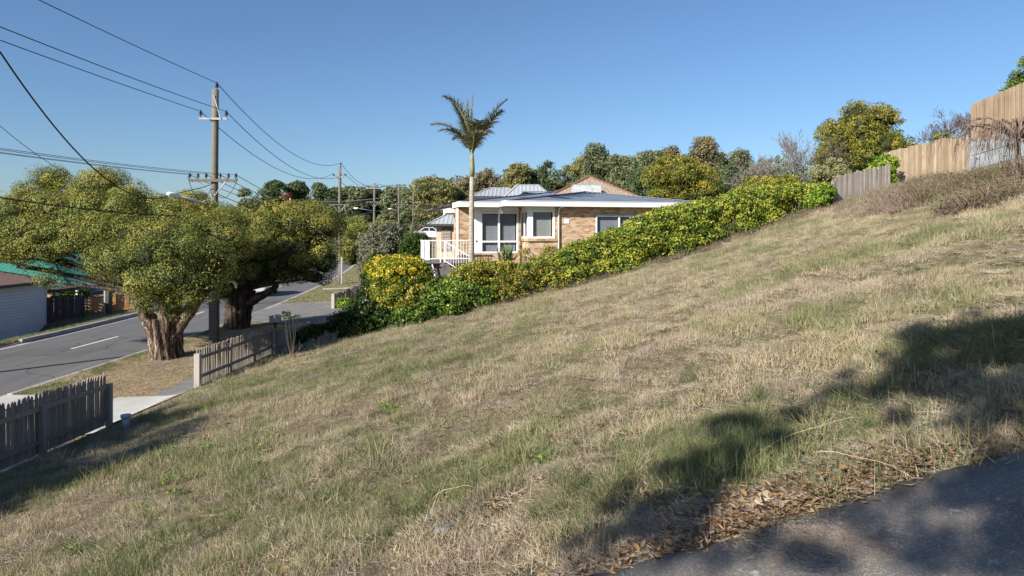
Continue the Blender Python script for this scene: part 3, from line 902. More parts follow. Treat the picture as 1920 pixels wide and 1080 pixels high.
window(sP1, sT1, WL, zTb, zTt, [s_of(935.5, WL)], [z_of(453, sP1, WL)], 0.085)
window(w1a + .16, w1b, WR, zb1, zt1, fw=0.09, blind='blind_cream')
window(w2a, w2b, WR, zb2, zt2 - .08, [s_of(1161, WR)], fw=0.07)
wall('lintel', M['wallpanel'], [(w2a, w2b, WR - .03, WR + .1, zt2 - .08, zt2 + .01)])
# side light of the corner window, facing the street
mb = MB(); hbox(mb, w1a - .02, w1a + .16, WR - .02, WR + .10, zb1, zt1); mb.build('corner_post', M['white_frame'], house)
sw = MB(); hbox(sw, w1a - .02, w1a + .10, WR + .10, WR + .17, zb1 + .09, zt1 - .09); hbox(sw, w1a - .02, w1a + .10, WL - .09, WL, zb1, zt1)
hbox(sw, w1a - .018, w1a + .10, WR + .10, WL - .09, zb1, zb1 + .09); hbox(sw, w1a - .018, w1a + .10, WR + .10, WL - .09, zt1 - .09, zt1)
hbox(sw, w1a - .015, w1a + .08, (WR + WL) / 2 + .02, (WR + WL) / 2 + .08, zb1 + .09, zt1 - .09)
fside = sw.build('window', M['white_frame'], house)
g = MB(); hbox(g, w1a + .03, w1a + .036, WR + .17, WL - .09, zb1 + .09, zt1 - .09); g.build('pane', M['glass'], fside)
# brick sill course that wraps the corner
sill = MB(); n_ = 0
for s in np.arange(w1a - .06, w1b + .04, 0.086):
    hbox(sill, s + .004, s + .082, WR - .09, WR + .05, zb1 - .14, zb1 - .005)
sl_o = sill.build('brick_sill', M['brick'], house); sl_o['kind'] = 'stuff'
wall('return_sill', M['brick'], [(w1a - .07, w1a + .0, WR + .06, WL - .01, zb1 - .14, zb1 - .006)])
# vent, downpipe, gutter
vs = s_of(1062.5, WR)
wall('wall_vent', M['white'], [(vs - .12, vs + .12, WR - .03, WR + .01, z_of(419, vs, WR), z_of(411, vs, WR))])
ds = s_of(1047, WR)
mb = MB(); q = HL(ds, WR - .07)
mb.tube([HL(ds, WR - .07, GB + .3), HL(ds, WR - .07, EV - .42), HL(ds, WR - .2, EV - .3), HL(ds + .12, -.02, EV - .2)], .042, 8); mb.build('downpipe', M['white'], house)

def hip(name, s0, s1, b0, b1, ze, t, rise, mat, ridge_dir, parent=house, cap='dark', ribs=True, tc=None, rs=None):
    """hip roof over a rectangle in house coordinates, made of ribbed planes"""
    if ridge_dir == 's':
        r0, r1 = (s0 + t, (b0 + b1) / 2), (s1 - t, (b0 + b1) / 2)
    else:
        rs = rs or (s0 + s1) / 2
        r0, r1 = (rs, b0 + t), (rs, b1 - t)
    zr = ze + rise
    A, B, Cc, Dd = (s0, b0), (s1, b0), (s1, b1), (s0, b1)
    if ridge_dir == 's': planes = [(A, B, r1, r0), (B, Cc, r1, r1), (Cc, Dd, r0, r1), (Dd, A, r0, r0)]
    else: planes = [(A, B, r0, r0), (B, Cc, r1, r0), (Cc, Dd, r1, r1), (Dd, A, r0, r1)]
    for pl in planes:
        a, b, c, d = [np.array(p, dtype=float) for p in pl]
        L = np.linalg.norm(b - a); e = (b - a) / L; nrm = np.array([-e[1], e[0]])
        step = 0.19; vs = []; fs = []
        n = int(L / step)
        tt = np.linspace(0, 1, n * 4 + 1)
        # height profile: distance in from the eave until the bounding hip lines
        da = np.dot(d - a, e), np.dot(d - a, nrm); ca = np.dot(c - a, e), np.dot(c - a, nrm)
        H_ = ca[1]
        for i, q in enumerate(tt):
            x = q * L
            top = H_
            if x < da[0]: top = H_ * x / max(da[0], 1e-6)
            elif x > ca[0]: top = H_ * (L - x) / max(L - ca[0], 1e-6)
            rib = (0.028 if (i % 4) in (1, 2) else 0.0) if ribs else 0
            lo = a + e * x; hi = lo + nrm * top
            zt_ = ze + rise * top / H_
            vs += [HL(lo[0], lo[1], ze + rib) if parent is house or True else None, HL(hi[0], hi[1], zt_ + rib)]
        for i in range(len(tt) - 1):
            fs.append((2 * i, 2 * i + 2, 2 * i + 3, 2 * i + 1))
        MB().add(vs, fs).build(name, mat, parent)
    mr = MB()
    for p, q in ((A, r0), (B, r1 if ridge_dir == 's' else r0), (Cc, r1), (Dd, r0 if ridge_dir == 's' else r1), (r0, r1)):
        zp = zr if p in (r0, r1) else ze
        mr.beam(HL(p[0], p[1], zp + .05), HL(q[0], q[1], zr + .05), .22, .03)
    mr.build('ridge_cap', mat, parent)
# closed under-roofs carry the shade
def gutter(pts, ze, parent=house, mat=None, h=0.24, wdt=0.12):
    mb = MB()
    for p, q in zip(pts[:-1], pts[1:]):
        mb.beam(HL(p[0], p[1], ze - h / 2 + .02), HL(q[0], q[1], ze - h / 2 + .02), wdt, h)
        mb.beam(HL(p[0], p[1], ze + .03), HL(q[0], q[1], ze + .03), wdt + .05, .025)
    return mb.build('gutter', mat or M['white'], parent)
LR = 10.9
SL = s_of(862, 1.1)
ZL = EV - 0.02
hip('roof', 0.02, LR, 0.02, 13, EV, 4.6, 0.78, M['roof_blue'], 'b', rs=5.8)
hip('roof', SL, 9.9, 1.12, 15, ZL, 6.9, 0.97, M['roof_blue'], 's')
wall('soffit', M['white'], [(0.06, LR - .06, 0.06, 6, EV - .19, EV - .15), (SL + .06, 0.02, 1.16, 6, ZL - .19, ZL - .15)])
gutter([(0, 1.1), (0, 0), (LR, 0), (LR, 9)], EV)
gutter([(SL, 3.0), (SL, 1.1), (-.06, 1.1)], ZL)
sPo = s_of(833, 4.6)
hip('porch_roof', sPo, 4, 3.0, 5.6, ZL - .28, 1.25, .22, M['roof_blue'], 's')
gutter([(sPo, 4.6), (sPo, 3.0), (SL + .2, 3.0)], ZL - .28, h=.2)
wall('porch_soffit', M['white'], [(sPo + .06, SL + 2, 3.06, 5.5, ZL - .50, ZL - .46)])
# corner flood light under the gutter
fl = thing('flood_light', HL(-.02, .95, EV - .45), 'small white flood light fixed under the roof corner of brick house', 'light')
MB().cyl(HL(-.02, .95, EV - .45), .05, .14, 8).build('arm', M['white'], fl)
mb = MB(); mb.box(HL(-.05, .88, EV - .5), (.16, .14, .14), TH); mb.build('lamp_head', M['white'], fl, bevel=.01)

# ------------------------------------------------------------------ deck, steps and railing
BD = 1.05
sD0 = s_of(793, BD); sD1 = s_of(883, BD); zD = z_of(488, sD0, BD); zR = z_of(451, sD0, BD)
deck = thing('entry_landing', HL(sD0 + 1, BD + .8, zD), 'dark concrete entry landing and steps below the white railing', 'steps')
mb = MB(); hbox(mb, sD0, sD1 - .2, BD + .02, WL - .01, zD - .16, zD); mb.build('landing', M['stepc'], deck)
mb = MB(); hbox(mb, sD0 + .5, sD1 - .3, BD + .3, WL - .02, GB - .2, zD - .16); mb.build('base', M['stepc'], deck)
zst = zD
for i in range(6):
    mb = MB(); s0 = s_of(828, BD) + .27 * i
    hbox(mb, s0, s0 + .3, BD - .92, BD - .01, zst - .17 * (i + 1) - .06, zst - .17 * (i + 1)); mb.build('step', M['stepc'], deck)
mb = MB(); mb.beam(HL(s_of(826, BD), BD - .88, zD - .2), HL(s_of(826, BD) + 1.7, BD - .88, zD - 1.28), .06, .2); mb.beam(HL(s_of(826, BD), BD - .08, zD - .2), HL(s_of(826, BD) + 1.7, BD - .08, zD - 1.28), .06, .2)
mb.build('stringer', M['stepc'], deck)
mb = MB(); mb.beam(HL(sD0 + .45, BD + .1, zD - .16), HL(sD0 + .75, BD + .1, zD - 1.5), .06, .06); mb.build('brace', M['white'], deck)
rail = thing('white_railing', HL(sD0, BD, zD), 'white metal railing with slim balusters round the entry landing of brick house', 'railing')
mb = MB(); mb.beam(HL(sD0, BD, zR), HL(sD1, BD, zR), .06, .05); mb.build('top_rail', M['white'], rail)
mb = MB(); mb.beam(HL(sD0, BD, zD + .07), HL(sD1, BD, zD + .07), .05, .05); mb.build('bottom_rail', M['white'], rail)
mb = MB(); hbox(mb, sD0, sD0 + .33, BD - .02, BD + .02, zD + .0, zR - .02); mb.build('side_panel', M['white'], rail)
for px in (793.5, 826, 833.5):
    mb = MB(); s = s_of(px, BD); mb.beam(HL(s, BD - .01, zD - .12), HL(s, BD - .01, zR), .06, .06); mb.build('post', M['white'], rail)
bm_ = MB(); bm_.box((0, 0, 0), (.018, .018, zR - zD - .1), TH); bal = bm_.mesh('baluster', M['white'])
for s in np.arange(sD0 + .45, sD1 - .05, .14):
    if abs(s - s_of(826, BD)) < .05 or abs(s - s_of(833.5, BD)) < .05: continue
    inst('baluster', bal, rail, HL(s, BD, (zR + zD) / 2 + .02))
for s0, s1, b0, b1 in ((sD0, sD0, BD + .06, WL),):
    mb = MB(); mb.beam(HL(s0, b0, zR), HL(s1, b1, zR), .06, .05); mb.build('side_rail', M['white'], rail)
    mb = MB(); mb.beam(HL(s0, b0, zD + .07), HL(s1, b1, zD + .07), .05, .05); mb.build('side_rail', M['white'], rail)
    for b in np.arange(b0 + .1, b1, .115): inst('baluster', bal, rail, HL(s0, b, (zR + zD) / 2 + .02))
sr = thing('stair_handrail', HL(s_of(833, BD), BD - 1, zD), 'sloping white handrail with balusters beside the entry steps', 'railing')
a0 = s_of(833, BD - .9); a1 = a0 + 1.75
mb = MB(); mb.beam(HL(a0, BD - .9, zR), HL(a1, BD - .9, zR - 1.12), .06, .05); mb.build('hand_rail', M['white'], sr)
mb = MB(); mb.beam(HL(a0, BD - .9, zD + .02), HL(a1, BD - .9, zD - 1.1), .05, .05); mb.build('bottom_rail', M['white'], sr)
for i in range(14):
    f = (i + .5) / 14; s = a0 + (a1 - a0) * f
    inst('baluster', bal, sr, HL(s, BD - .9, (zR + zD) / 2 + .02 - 1.12 * f))

# ================================================================== FENCES
def picket_mesh(wd, h, th, point, mat, notch=True):
    mb = MB(); x = wd / 2
    if point:
        prof = [(-x, 0), (x, 0), (x, h - .09), (x * .62, h - .075), (x * .85, h - .05), (0.0, h), (-x * .85, h - .05), (-x * .62, h - .075), (-x, h - .09)] if notch else [(-x, 0), (x, 0), (x, h - .03), (0, h), (-x, h - .03)]
    else:
        prof = [(-x, 0), (x, 0), (x, h), (-x, h)]
    n = len(prof)
    vs = [(-th / 2, p[0], p[1]) for p in prof] + [(th / 2, p[0], p[1]) for p in prof]
    mb.add(vs, [tuple(range(n - 1, -1, -1)), tuple(range(n, 2 * n))] + [(i, (i + 1) % n, n + (i + 1) % n, n + i) for i in range(n)])
    return mb.mesh('picket', mat)

def fence_run(root, p0, p1, z0f, h, step, wd, th, mat, name='picket', point=False, rails=(0.25, 0.8), posts=None, post_sz=.11, post_h=None, off=.05, jit=.012, rail_m=None, pm=None, notch=True, rail_sz=(.04, .09), sunk=.05, lean=.012, jh=.02):
    """pickets on one side of the rails; z0f(x, y) gives the foot"""
    p0 = np.array(p0, dtype=float); p1 = np.array(p1, dtype=float); L = np.linalg.norm(p1 - p0); e = (p1 - p0) / L
    nn = np.array([-e[1], e[0]])                    # pickets stand on this side
    me = picket_mesh(wd, h + sunk, th, point, mat, notch)
    rz = math.atan2(e[1], e[0]) - math.pi / 2
    n = int(L / step)
    for i in range(n + 1):
        q = p0 + e * (i * step) + nn * off
        hz = z0f(*q)
        o = inst(name, me, root, (q[0], q[1], hz - sunk), (random.gauss(0, lean), random.gauss(0, lean), rz + random.gauss(0, .02)), (1, 1 + random.uniform(-.05, .05), 1 + random.uniform(-jh, jh)))
    nb = max(1, int(L / 2.2))
    for f in rails:
        for k in range(nb):
            a = p0 + e * (L * k / nb); b = p0 + e * (L * (k + 1) / nb)
            mb = MB(); mb.beam((a[0], a[1], z0f(*a) + h * f), (b[0], b[1], z0f(*b) + h * f), rail_sz[0], rail_sz[1]); mb.build('rail', rail_m or mat, root)
    for d in (posts if posts is not None else [L * k / nb for k in range(nb + 1)]):
        q = p0 + e * d; ph = post_h or h * .86
        mb = MB(); z = z0f(*q)
        qq = q - nn * .03
        mb.box((qq[0], qq[1], z + ph / 2 - .15), (post_sz, post_sz, ph + .3), rz); mb.build('post', pm or mat, root, bevel=.006)

FX = -8.8
def zf(x, y): return gz(FX + .15, y) + 0.03
fa = thing('picket_fence', (FX, 11, .4), 'dark shaded picket fence with pointed tops at left, nearest to camera', 'fence')
fence_run(fa, (FX, 5.5), (FX, 14.9), zf, 1.08, .090, .079, .018, M['grey_wood'], point=True, rails=(.17, .74), posts=[0.0, 2.6, 5.0, 7.25, 9.36], post_h=.86, off=.045)
fb = thing('picket_fence', (FX, 22, .3), 'grey slatted picket fence starting at pale end post beyond the concrete pad', 'fence')
fence_run(fb, (FX, 19.15), (FX, 25.1), zf, 0.98, .088, .054, .016, M['grey_wood'], point=True, notch=False, rails=(.2, .74), posts=[2.1, 4.1, 5.9], post_h=.85, post_sz=.09, off=.045)
mb = MB(); z = zf(FX, 19.1); mb.box((FX + .02, 19.08, z + .36), (.16, .16, 1.02)); mb.build('end_post', M['old_paling'], fb, bevel=.01)

def bz(x): return 25.0 + (x + 8.8) * 0.2
def zb(x, y): return gz(x, y) + 0.0
fc = thing('side_fence', (-6, 25.5, .7), 'low old grey paling fence half covered by ivy at foot of slope', 'fence')
fence_run(fc, (FX + .1, bz(FX)), (-3.9, bz(-3.9)), zb, .95, .10, .095, .016, M['grey_wood'], name='paling', rails=(.3, .85), post_h=.8, rail_sz=(.04, .07), jh=.06, lean=.02)
# hidden behind the hedge the boundary fence carries on; only its upper end shows
fd = thing('weathered_fence', (16.5, 32, 6.2), 'short weathered grey paling fence between hedge end and ivy bush', 'fence')
def zold(x, y): return gz(x, y)
fence_run(fd, (13.9, 29.6), (17.3, 31.4), zold, 1.12, .165, .155, .018, M['old_paling'], name='paling', rails=(.3, .8), post_h=1.0, off=-.05, jh=.03, lean=.012)
fe = thing('timber_fence', (19, 31, 7), 'new pale timber paling fence climbing the slope left of grey retaining wall', 'fence')
def znew(x, y): return gz(18.9, y) - .02
fence_run(fe, (19.05, 34.8), (19.05, 28.5), znew, 1.72, .112, .108, .016, M['new_wood'], name='paling', rails=(.2, .85), post_h=1.5, off=-.05, jh=.012, lean=.006)
fw = thing('retaining_wall', (19.1, 24, 7.2), 'light grey concrete sleeper retaining wall below the tall brown fence', 'wall')
for k in range(7):
    y0 = 28.4 - 2.4 * k
    for j in range(3):
        mb = MB(); mb.beam((19.12 + .004 * (k % 2), y0 - .03, 6.90 + .60 * j + .2 * k), (19.12 + .004 * (k % 2), y0 - 2.37, 7.10 + .60 * j + .2 * k), .10, .575); mb.build('sleeper_panel', M['wallpanel'], fw, bevel=.012)
    mb = MB(); mb.box((19.17, y0, 7.3), (.14, .07, 2.3)); mb.build('steel_post', M['steel'], fw)
ff = thing('tall_fence', (19.2, 24, 8.4), 'tall brown lapped paling fence on top of grey retaining wall', 'fence')
def ztall(x, y): return 8.36 + (28.4 - y) * .09
fence_run(ff, (19.2, 28.4), (19.2, 12.5), ztall, 1.62, .10, .075, .014, M['lapped_wood'], name='paling', rails=(.15, .9), post_h=1.5, off=-.055, jh=.008, lean=.004)
me = picket_mesh(.10, 1.55, .014, False, M['lapped_wood'])
for k in range(int(15.9 / .1)):
    inst('paling', me, ff, (19.235, 28.35 - .1 * k, 8.33 + .009 * k), (0, 0, 0))
mb = MB(); mb.beam((19.2, 28.4, 9.92), (19.2, 12.5, 9.92 + 15.9 * .09), .05, .035); mb.build('capping', M['new_wood'], ff)

# distant front fence of the neighbour
fg = thing('front_fence', (-10.4, 44, .2), 'distant grey front fence on neighbour side running beside the verge', 'fence')
def zg(x, y): return gz(x, y)
fence_run(fg, (-10.5, 40.3), (-10.9, 50), zg, .82, .125, .11, .018, M['old_paling'], rails=(.25, .8), post_h=.8, point=False)
mb = MB(); mb.box((-10.5, 40.1, zg(-10.5, 40.1) + .42), (.18, .18, .95)); mb.build('gate_post', M['old_paling'], fg, bevel=.01)
lw = thing('letterbox', P(515, 596, 27.4), 'pale grey metal letterbox on post behind the corner of picket fence', 'letterbox')
lp = P(516, 598, 27.4)
mb = MB(); mb.box((lp[0], lp[1], lp[2]), (.42, .32, .24), .2); mb.build('box', M['wallpanel'], lw, bevel=.01)
mb = MB(); mb.beam((lp[0] - .24, lp[1], lp[2] + .11), (lp[0], lp[1], lp[2] + .16), .36, .02); mb.beam((lp[0] + .24, lp[1], lp[2] + .11), (lp[0], lp[1], lp[2] + .16), .36, .02); mb.build('lid', M['steel'], lw)
mb = MB(); mb.box((lp[0], lp[1], (lp[2] + gz(lp[0], lp[1])) / 2 - .1), (.08, .08, lp[2] - gz(lp[0], lp[1]) - .04)); mb.build('post', M['dark_wood'], lw)
l2 = P(652, 547, 46)
lw2 = thing('letterbox', (l2[0], l2[1], 1.0), 'small white letterbox on the distant front fence beside the verge', 'letterbox')
mb = MB(); mb.box((l2[0], l2[1], l2[2]), (.42, .35, .2)); mb.build('box', M['white'], lw2, bevel=.01)
mb = MB(); mb.box((l2[0], l2[1], l2[2] - .18), (.46, .38, .03)); mb.cyl((l2[0], l2[1], gz(l2[0], l2[1])), .05, l2[2] - gz(l2[0], l2[1]) - .15); mb.build('stand', M['grey_wood'], lw2)

# ================================================================== ACROSS THE ROAD
# white weatherboard garage
gx0, gx1, gy0, gy1 = -31.0, -24.2, 20.0, 35.4
gar = thing('garage', (gx1 - 3, 25, 0), 'garage clad in white weatherboards under brown metal roof beside the far kerb', 'garage')
bd = MB(); bd.add([(0, gy0 - 25, 0), (.055, gy0 - 25, .012), (.006, gy0 - 25, .118), (0, gy0 - 25, .118), (0, gy1 - 25, 0), (.055, gy1 - 25, .012), (.006, gy1 - 25, .118), (0, gy1 - 25, .118)],
                  [(0, 1, 2, 3), (7, 6, 5, 4), (0, 4, 5, 1), (1, 5, 6, 2), (2, 6, 7, 3), (3, 7, 4, 0)])
_ = 0
bme = bd.mesh('weatherboard', M['siding'])
for k in range(19): inst('weatherboard', bme, gar, (gx1, 25, -.75 + .145 * k), (0, 0, 0), (1, 1, 1.23))
mb = MB(); mb.prism([(gx0, gy0), (gx1 - .005, gy0), (gx1 - .005, gy1), (gx0, gy1)], -1.6, 2.02); mb.build('wall', M['siding'], gar)
mb = MB(); mb.box((gx1 + .02, gy1, .45), (.09, .09, 3.1)); mb.build('corner_trim', M['siding'], gar)
mb = MB(); mb.box((gx1 + .03, (gy0 + gy1) / 2, 1.98), (.05, gy1 - gy0 - .1, .16)); mb.build('frieze', M['siding'], gar)
def hipw(name, x0, x1, y0, y1, ze, rise, mat, parent, ov=.35, along='y', gut=None, rib=.22, rh=.02, hipin=None):
    x0 -= ov; x1 += ov; y0 -= ov; y1 += ov
    hw = min(x1 - x0, y1 - y0) / 2 if hipin is None else hipin
    if along == 'y': r0, r1 = ((x0 + x1) / 2, y0 + hw), ((x0 + x1) / 2, y1 - hw)
    else: r0, r1 = (x0 + hw, (y0 + y1) / 2), (x1 - hw, (y0 + y1) / 2)
    A, B, Cc, Dd = (x0, y0), (x1, y0), (x1, y1), (x0, y1)
    pls = [(A, B, r1, r0), (B, Cc, r1, r1), (Cc, Dd, r0, r1), (Dd, A, r0, r0)] if along == 'x' else [(A, B, r0, r0), (B, Cc, r1, r0), (Cc, Dd, r1, r1), (Dd, A, r0, r1)]
    for pl in pls:
        a, b, c, d = [np.array(p, dtype=float) for p in pl]
        L = np.linalg.norm(b - a); e = (b - a) / L; nr = np.array([-e[1], e[0]])
        dx = np.dot(d - a, e); cx = np.dot(c - a, e); H_ = np.dot(c - a, nr)
        n = max(4, int(L / rib)); tt = np.linspace(0, 1, n * 3 + 1); vs = []; fs = []
        for i, q in enumerate(tt):
            x = q * L; top = H_
            if x < dx: top = H_ * x / max(dx, 1e-6)
            elif x > cx: top = H_ * (L - x) / max(L - cx, 1e-6)
            rb = rh if i % 3 == 1 else 0
            lo = a + e * x; hi = lo + nr * top
            vs += [(lo[0], lo[1], ze + rb), (hi[0], hi[1], ze + rise * top / H_ + rb)]
        for i in range(len(tt) - 1): fs.append((2 * i, 2 * i + 2, 2 * i + 3, 2 * i + 1))
        MB().add(vs, fs).build(name, mat, parent)
    mb = MB()
    for p, q in ((A, B), (B, Cc), (Cc, Dd), (Dd, A)):
        mb.beam((p[0], p[1], ze - .07), (q[0], q[1], ze - .07), .09, .15)
    mb.build('gutter', gut or M['trim'], parent)
    mb = MB()
    for p, q in ((A, r0), (B, r0 if along == 'y' else r1), (Cc, r1), (Dd, r1 if along == 'y' else r0)):
        mb.beam((p[0], p[1], ze + .03), (q[0], q[1], ze + rise + .03), .18, .03)
    mb.beam((r0[0], r0[1], ze + rise + .03), (r1[0], r1[1], ze + rise + .03), .2, .03)
    mb.build('ridge_cap', mat, parent)
hipw('roof', gx0, gx1, gy0, gy1, 2.14, 1.2, M['roof_brown'], gar, .3, 'y')
# dark fence beyond the garage
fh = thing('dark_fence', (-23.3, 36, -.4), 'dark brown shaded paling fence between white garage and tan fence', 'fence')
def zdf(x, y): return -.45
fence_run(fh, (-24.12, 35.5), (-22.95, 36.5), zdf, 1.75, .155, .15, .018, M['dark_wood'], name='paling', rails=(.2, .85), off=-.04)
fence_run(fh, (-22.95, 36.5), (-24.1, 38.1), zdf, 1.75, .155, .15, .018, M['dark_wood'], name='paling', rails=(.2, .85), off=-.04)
# climbing plant over that fence
vn = thing('climbing_plant', (-24.2, 37.8, 1.2), 'green leafy climber spilling over the dark brown fence', 'plant')
lob = plobes([(110 + 9 * i, 553 - 2 * (i % 2), 38.6, 9, 6) for i in range(6)])
crown_mesh('foliage', lob, M['ivy'], vn, (-24.2, 37.8, 1.2), .16, 420, 22, .1, .07, 5)
mb = MB(); mb.tube([(-24.0, 37.6, -.6), (-24.1, 37.7, .4), (-24.2, 37.8, 1.2)], .04, 6); mb.build('stem', M['bark'], vn)
# tan fence with gate
fi = thing('tan_fence', (-22.2, 37.5, .1), 'orange tan timber fence with horizontal rails behind the grey pole across the road', 'fence')
def zt_(x, y): return -.05 + (x + 23.9) * .08
fence_run(fi, (-23.9, 38.6), (-21.75, 39.9), zt_, 1.12, .17, .155, .02, M['tan_wood'], name='paling', rails=(.12, .95), post_h=1.05, off=.05, rail_sz=(.045, .09), posts=[0, 1.25, 2.5])
gt = thing('timber_gate', (-24.6, 38.2, -.1), 'orange tan timber gate with middle rail at left end of tan fence', 'gate')
fence_run(gt, (-24.95, 38.0), (-23.98, 38.55), zt_, 1.12, .14, .13, .02, M['tan_wood'], name='board', rails=(.1, .5, .93), posts=[0.0, 1.1], post_h=1.15, post_sz=.07, off=.05, pm=M['dark_steel'])
mbx = thing('letterbox', (-21.7, 39.9, 1.2), 'white letterbox box on right end of the tan fence', 'letterbox')
mb = MB(); mb.box((-21.65, 39.75, 1.02), (.55, .3, .22), .3); mb.build('box', M['white'], mbx, bevel=.01)
mb = MB(); mb.box((-21.65, 39.75, .45), (.1, .1, .92)); mb.build('post', M['dark_wood'], mbx)
# green roofed house
gh = thing('green_roofed_house', (-31, 46, -1), 'house with wide green metal roof and pale walls across the road', 'house')
mb = MB(); mb.prism([(-38, 40.5), (-26.6, 40.5), (-26.6, 52), (-38, 52)], -1.5, 1.45); mb.build('wall', M['tan_wall'], gh)
hipw('roof', -38, -26.6, 40.5, 52, 1.5, 2.5, M['roof_green'], gh, .6, 'x', M['white'], rib=.4, rh=.02)
for (x, wd_) in ((-30.6, 1.5), (-28.4, 1.2)):
    mb = MB(); mb.box((x, 40.47, .55), (wd_, .08, 1.1)); w_ = mb.build('window', M['white_frame'], gh)
    mb = MB(); mb.box((x - wd_ / 4 + .01, 40.42, .55), (wd_ / 2 - .1, .03, .98)); mb.build('pane', M['carglass'], w_)
    mb = MB(); mb.box((x + wd_ / 4 - .01, 40.42, .55), (wd_ / 2 - .1, .03, .98)); mb.build('pane', M['carglass'], w_)
mb = MB(); mb.box((-27.2, 40.44, 0), (.9, .1, 2.6)); mb.build('brick_panel', M['brick_far'], gh)
# pergola beside the garage
pg = thing('pergola', (-25.5, 37.5, -.6), 'white painted carport frame between garage and climbing plant', 'pergola')
for x, y in ((-24.4, 36.6), (-26.6, 36.6), (-24.4, 38.3), (-26.6, 38.3)):
    mb = MB(); mb.box((x, y, .3), (.1, .1, 2.3)); mb.build('post', M['white'], pg)
mb = MB(); mb.box((-25.5, 36.6, 1.5), (2.6, .06, .16)); mb.build('beam', M['dark_wood'], pg)
mb = MB(); mb.box((-24.4, 37.5, 1.5), (.06, 2.0, .16)); mb.build('beam', M['dark_wood'], pg)
for k in range(7):
    mb = MB(); mb.box((-25.5, 36.7 + .26 * k, 1.62), (2.5, .05, .08)); mb.build('rafter', M['dark_wood'], pg)
# another low house far left with terracotta edge
th_ = thing('terracotta_roofed_house', (-40, 38, -1), 'low house with terracotta tiled roof just above the garage roof at far left', 'house')
mb = MB(); mb.prism([(-44, 33), (-34, 33), (-34, 40), (-44, 40)], -1.5, 1.6); mb.build('wall', M['tan_wall'], th_)
hipw('roof', -44, -34, 33, 40, 1.65, 1.7, M['tile_cap'], th_, .5, 'x', M['white'], rib=.3, rh=.03)

# ------------------------------------------------------------------ cars
def car(name, label, loc, rz, paint, L=4.4, Wd=1.75, Hh=1.45, group=None, suv=False):
    t = thing(name, loc, label, 'car', group)
    Mx = Matrix.Translation(loc) @ Matrix.Rotation(rz, 4, 'Z')
    def tr(v): return tuple(Mx @ Vector(v))
    h0 = .30
    prof = [(-L * .5, h0 + .12), (-L * .49, h0 + .42), (-L * .44, h0 + .62), (-L * .22, h0 + .70), (L * .2, h0 + .70), (L * .42, h0 + .60), (L * .49, h0 + .42), (L * .5, h0 + .12), (L * .45, h0 - .08), (-L * .45, h0 - .08)]
    vs = []; n = len(prof)
    for y, s in ((-Wd / 2, .97), (-Wd / 2 * 1.0, 1.0), (Wd / 2, 1.0)):
        pass
    rows = [(-Wd * .5, .965), (-Wd * .47, 1.0), (Wd * .47, 1.0), (Wd * .5, .965)]
    for y, s in rows: vs += [tr((x * s, y, h0 + .3 + (z - h0 - .3) * s)) for x, z in prof]
    fs = [tuple(range(n)), tuple(range(4 * n - 1, 3 * n - 1, -1))]
    for r_ in range(3):
        for i in range(n): fs.append((r_ * n + i, (r_ + 1) * n + i, (r_ + 1) * n + (i + 1) % n, r_ * n + (i + 1) % n))
    body = MB().add(vs, fs, False).build('body', paint, t, bevel=.03)
    # cabin: glass house with a painted roof and pillars
    zc = h0 + .69
    lo = [(-L * (.36 if suv else .30), -Wd * .46), (L * .22, -Wd * .46), (L * .22, Wd * .46), (-L * (.36 if suv else .30), Wd * .46)]
    hi = [(-L * (.30 if suv else .16), -Wd * .36), (L * .08, -Wd * .36), (L * .08, Wd * .36), (-L * (.30 if suv else .16), Wd * .36)]
    MB().add([tr((x, y, zc)) for x, y in lo] + [tr((x, y, Hh - .03)) for x, y in hi], [(3, 2, 1, 0), (4, 5, 6, 7), (0, 1, 5, 4), (1, 2, 6, 5), (2, 3, 7, 6), (3, 0, 4, 7)]).build('windows', M['carglass'], t)
    MB().add([tr((x * 1.02, y * 1.02, Hh - .04)) for x, y in hi] + [tr((x * .92, y * .9, Hh + .02)) for x, y in hi], [(3, 2, 1, 0), (4, 5, 6, 7), (0, 1, 5, 4), (1, 2, 6, 5), (2, 3, 7, 6), (3, 0, 4, 7)]).build('roof', paint, t)
    mb = MB()
    for (a, b) in list(zip(lo, hi)): mb.beam(tr((a[0], a[1], zc)), tr((b[0], b[1], Hh - .02)), .07, .05)
    for sgn in (-1, 1): mb.beam(tr((-L * .03, sgn * Wd * .465, zc)), tr((-L * .03, sgn * Wd * .365, Hh - .02)), .07, .04)
    mb.build('pillars', paint, t)
    for x in (-L * .31, L * .31):
        for y in (-Wd * .46, Wd * .46):
            w_ = MB().tube([tr((x, y - .1, .32)), tr((x, y + .1, .32))], .32, 16, False).build('wheel', M['tyre'], t)
            MB().tube([tr((x, y - .112, .32)), tr((x, y + .112, .32))], .19, 12, False).build('rim', M['steel'], w_)
    for y in (-Wd * .36, Wd * .36):
        MB().box(tr((L * .485, y, h0 + .42)), (.10, .3, .14), rz).build('headlight', M['lampglass'], t)
        MB().box(tr((-L * .485, y, h0 + .45)), (.08, .28, .13), rz).build('tail_light', M['tile_cap'], t)
    for y in (-Wd * .55, Wd * .55):
        MB().box(tr((L * .16, y, h0 + .78)), (.12, .16, .11), rz).build('mirror', paint, t)
    return t
car('moving_car', 'silver car on the road glimpsed between the limbs of the second street tree', (float((488 - 960) / F * 51), 51, 0), R(97), M['carsilver'])
car('parked_car', 'pale blue car parked behind the orange tan fence across the road', (-25.6, 43.2, -.40), R(25), M['carblue'], Hh=1.45)
car('parked_car', 'silver car behind the distant grey front fence', (-8.9, 48.5, .30), R(100), M['carsilver'])
car('parked_car', 'white car parked on the rise beside dry grass bank beyond white railing', (float((806 - 960) / F * 86), 86, gz(-10.3, 86) - .1), R(10), M['carwhite'])

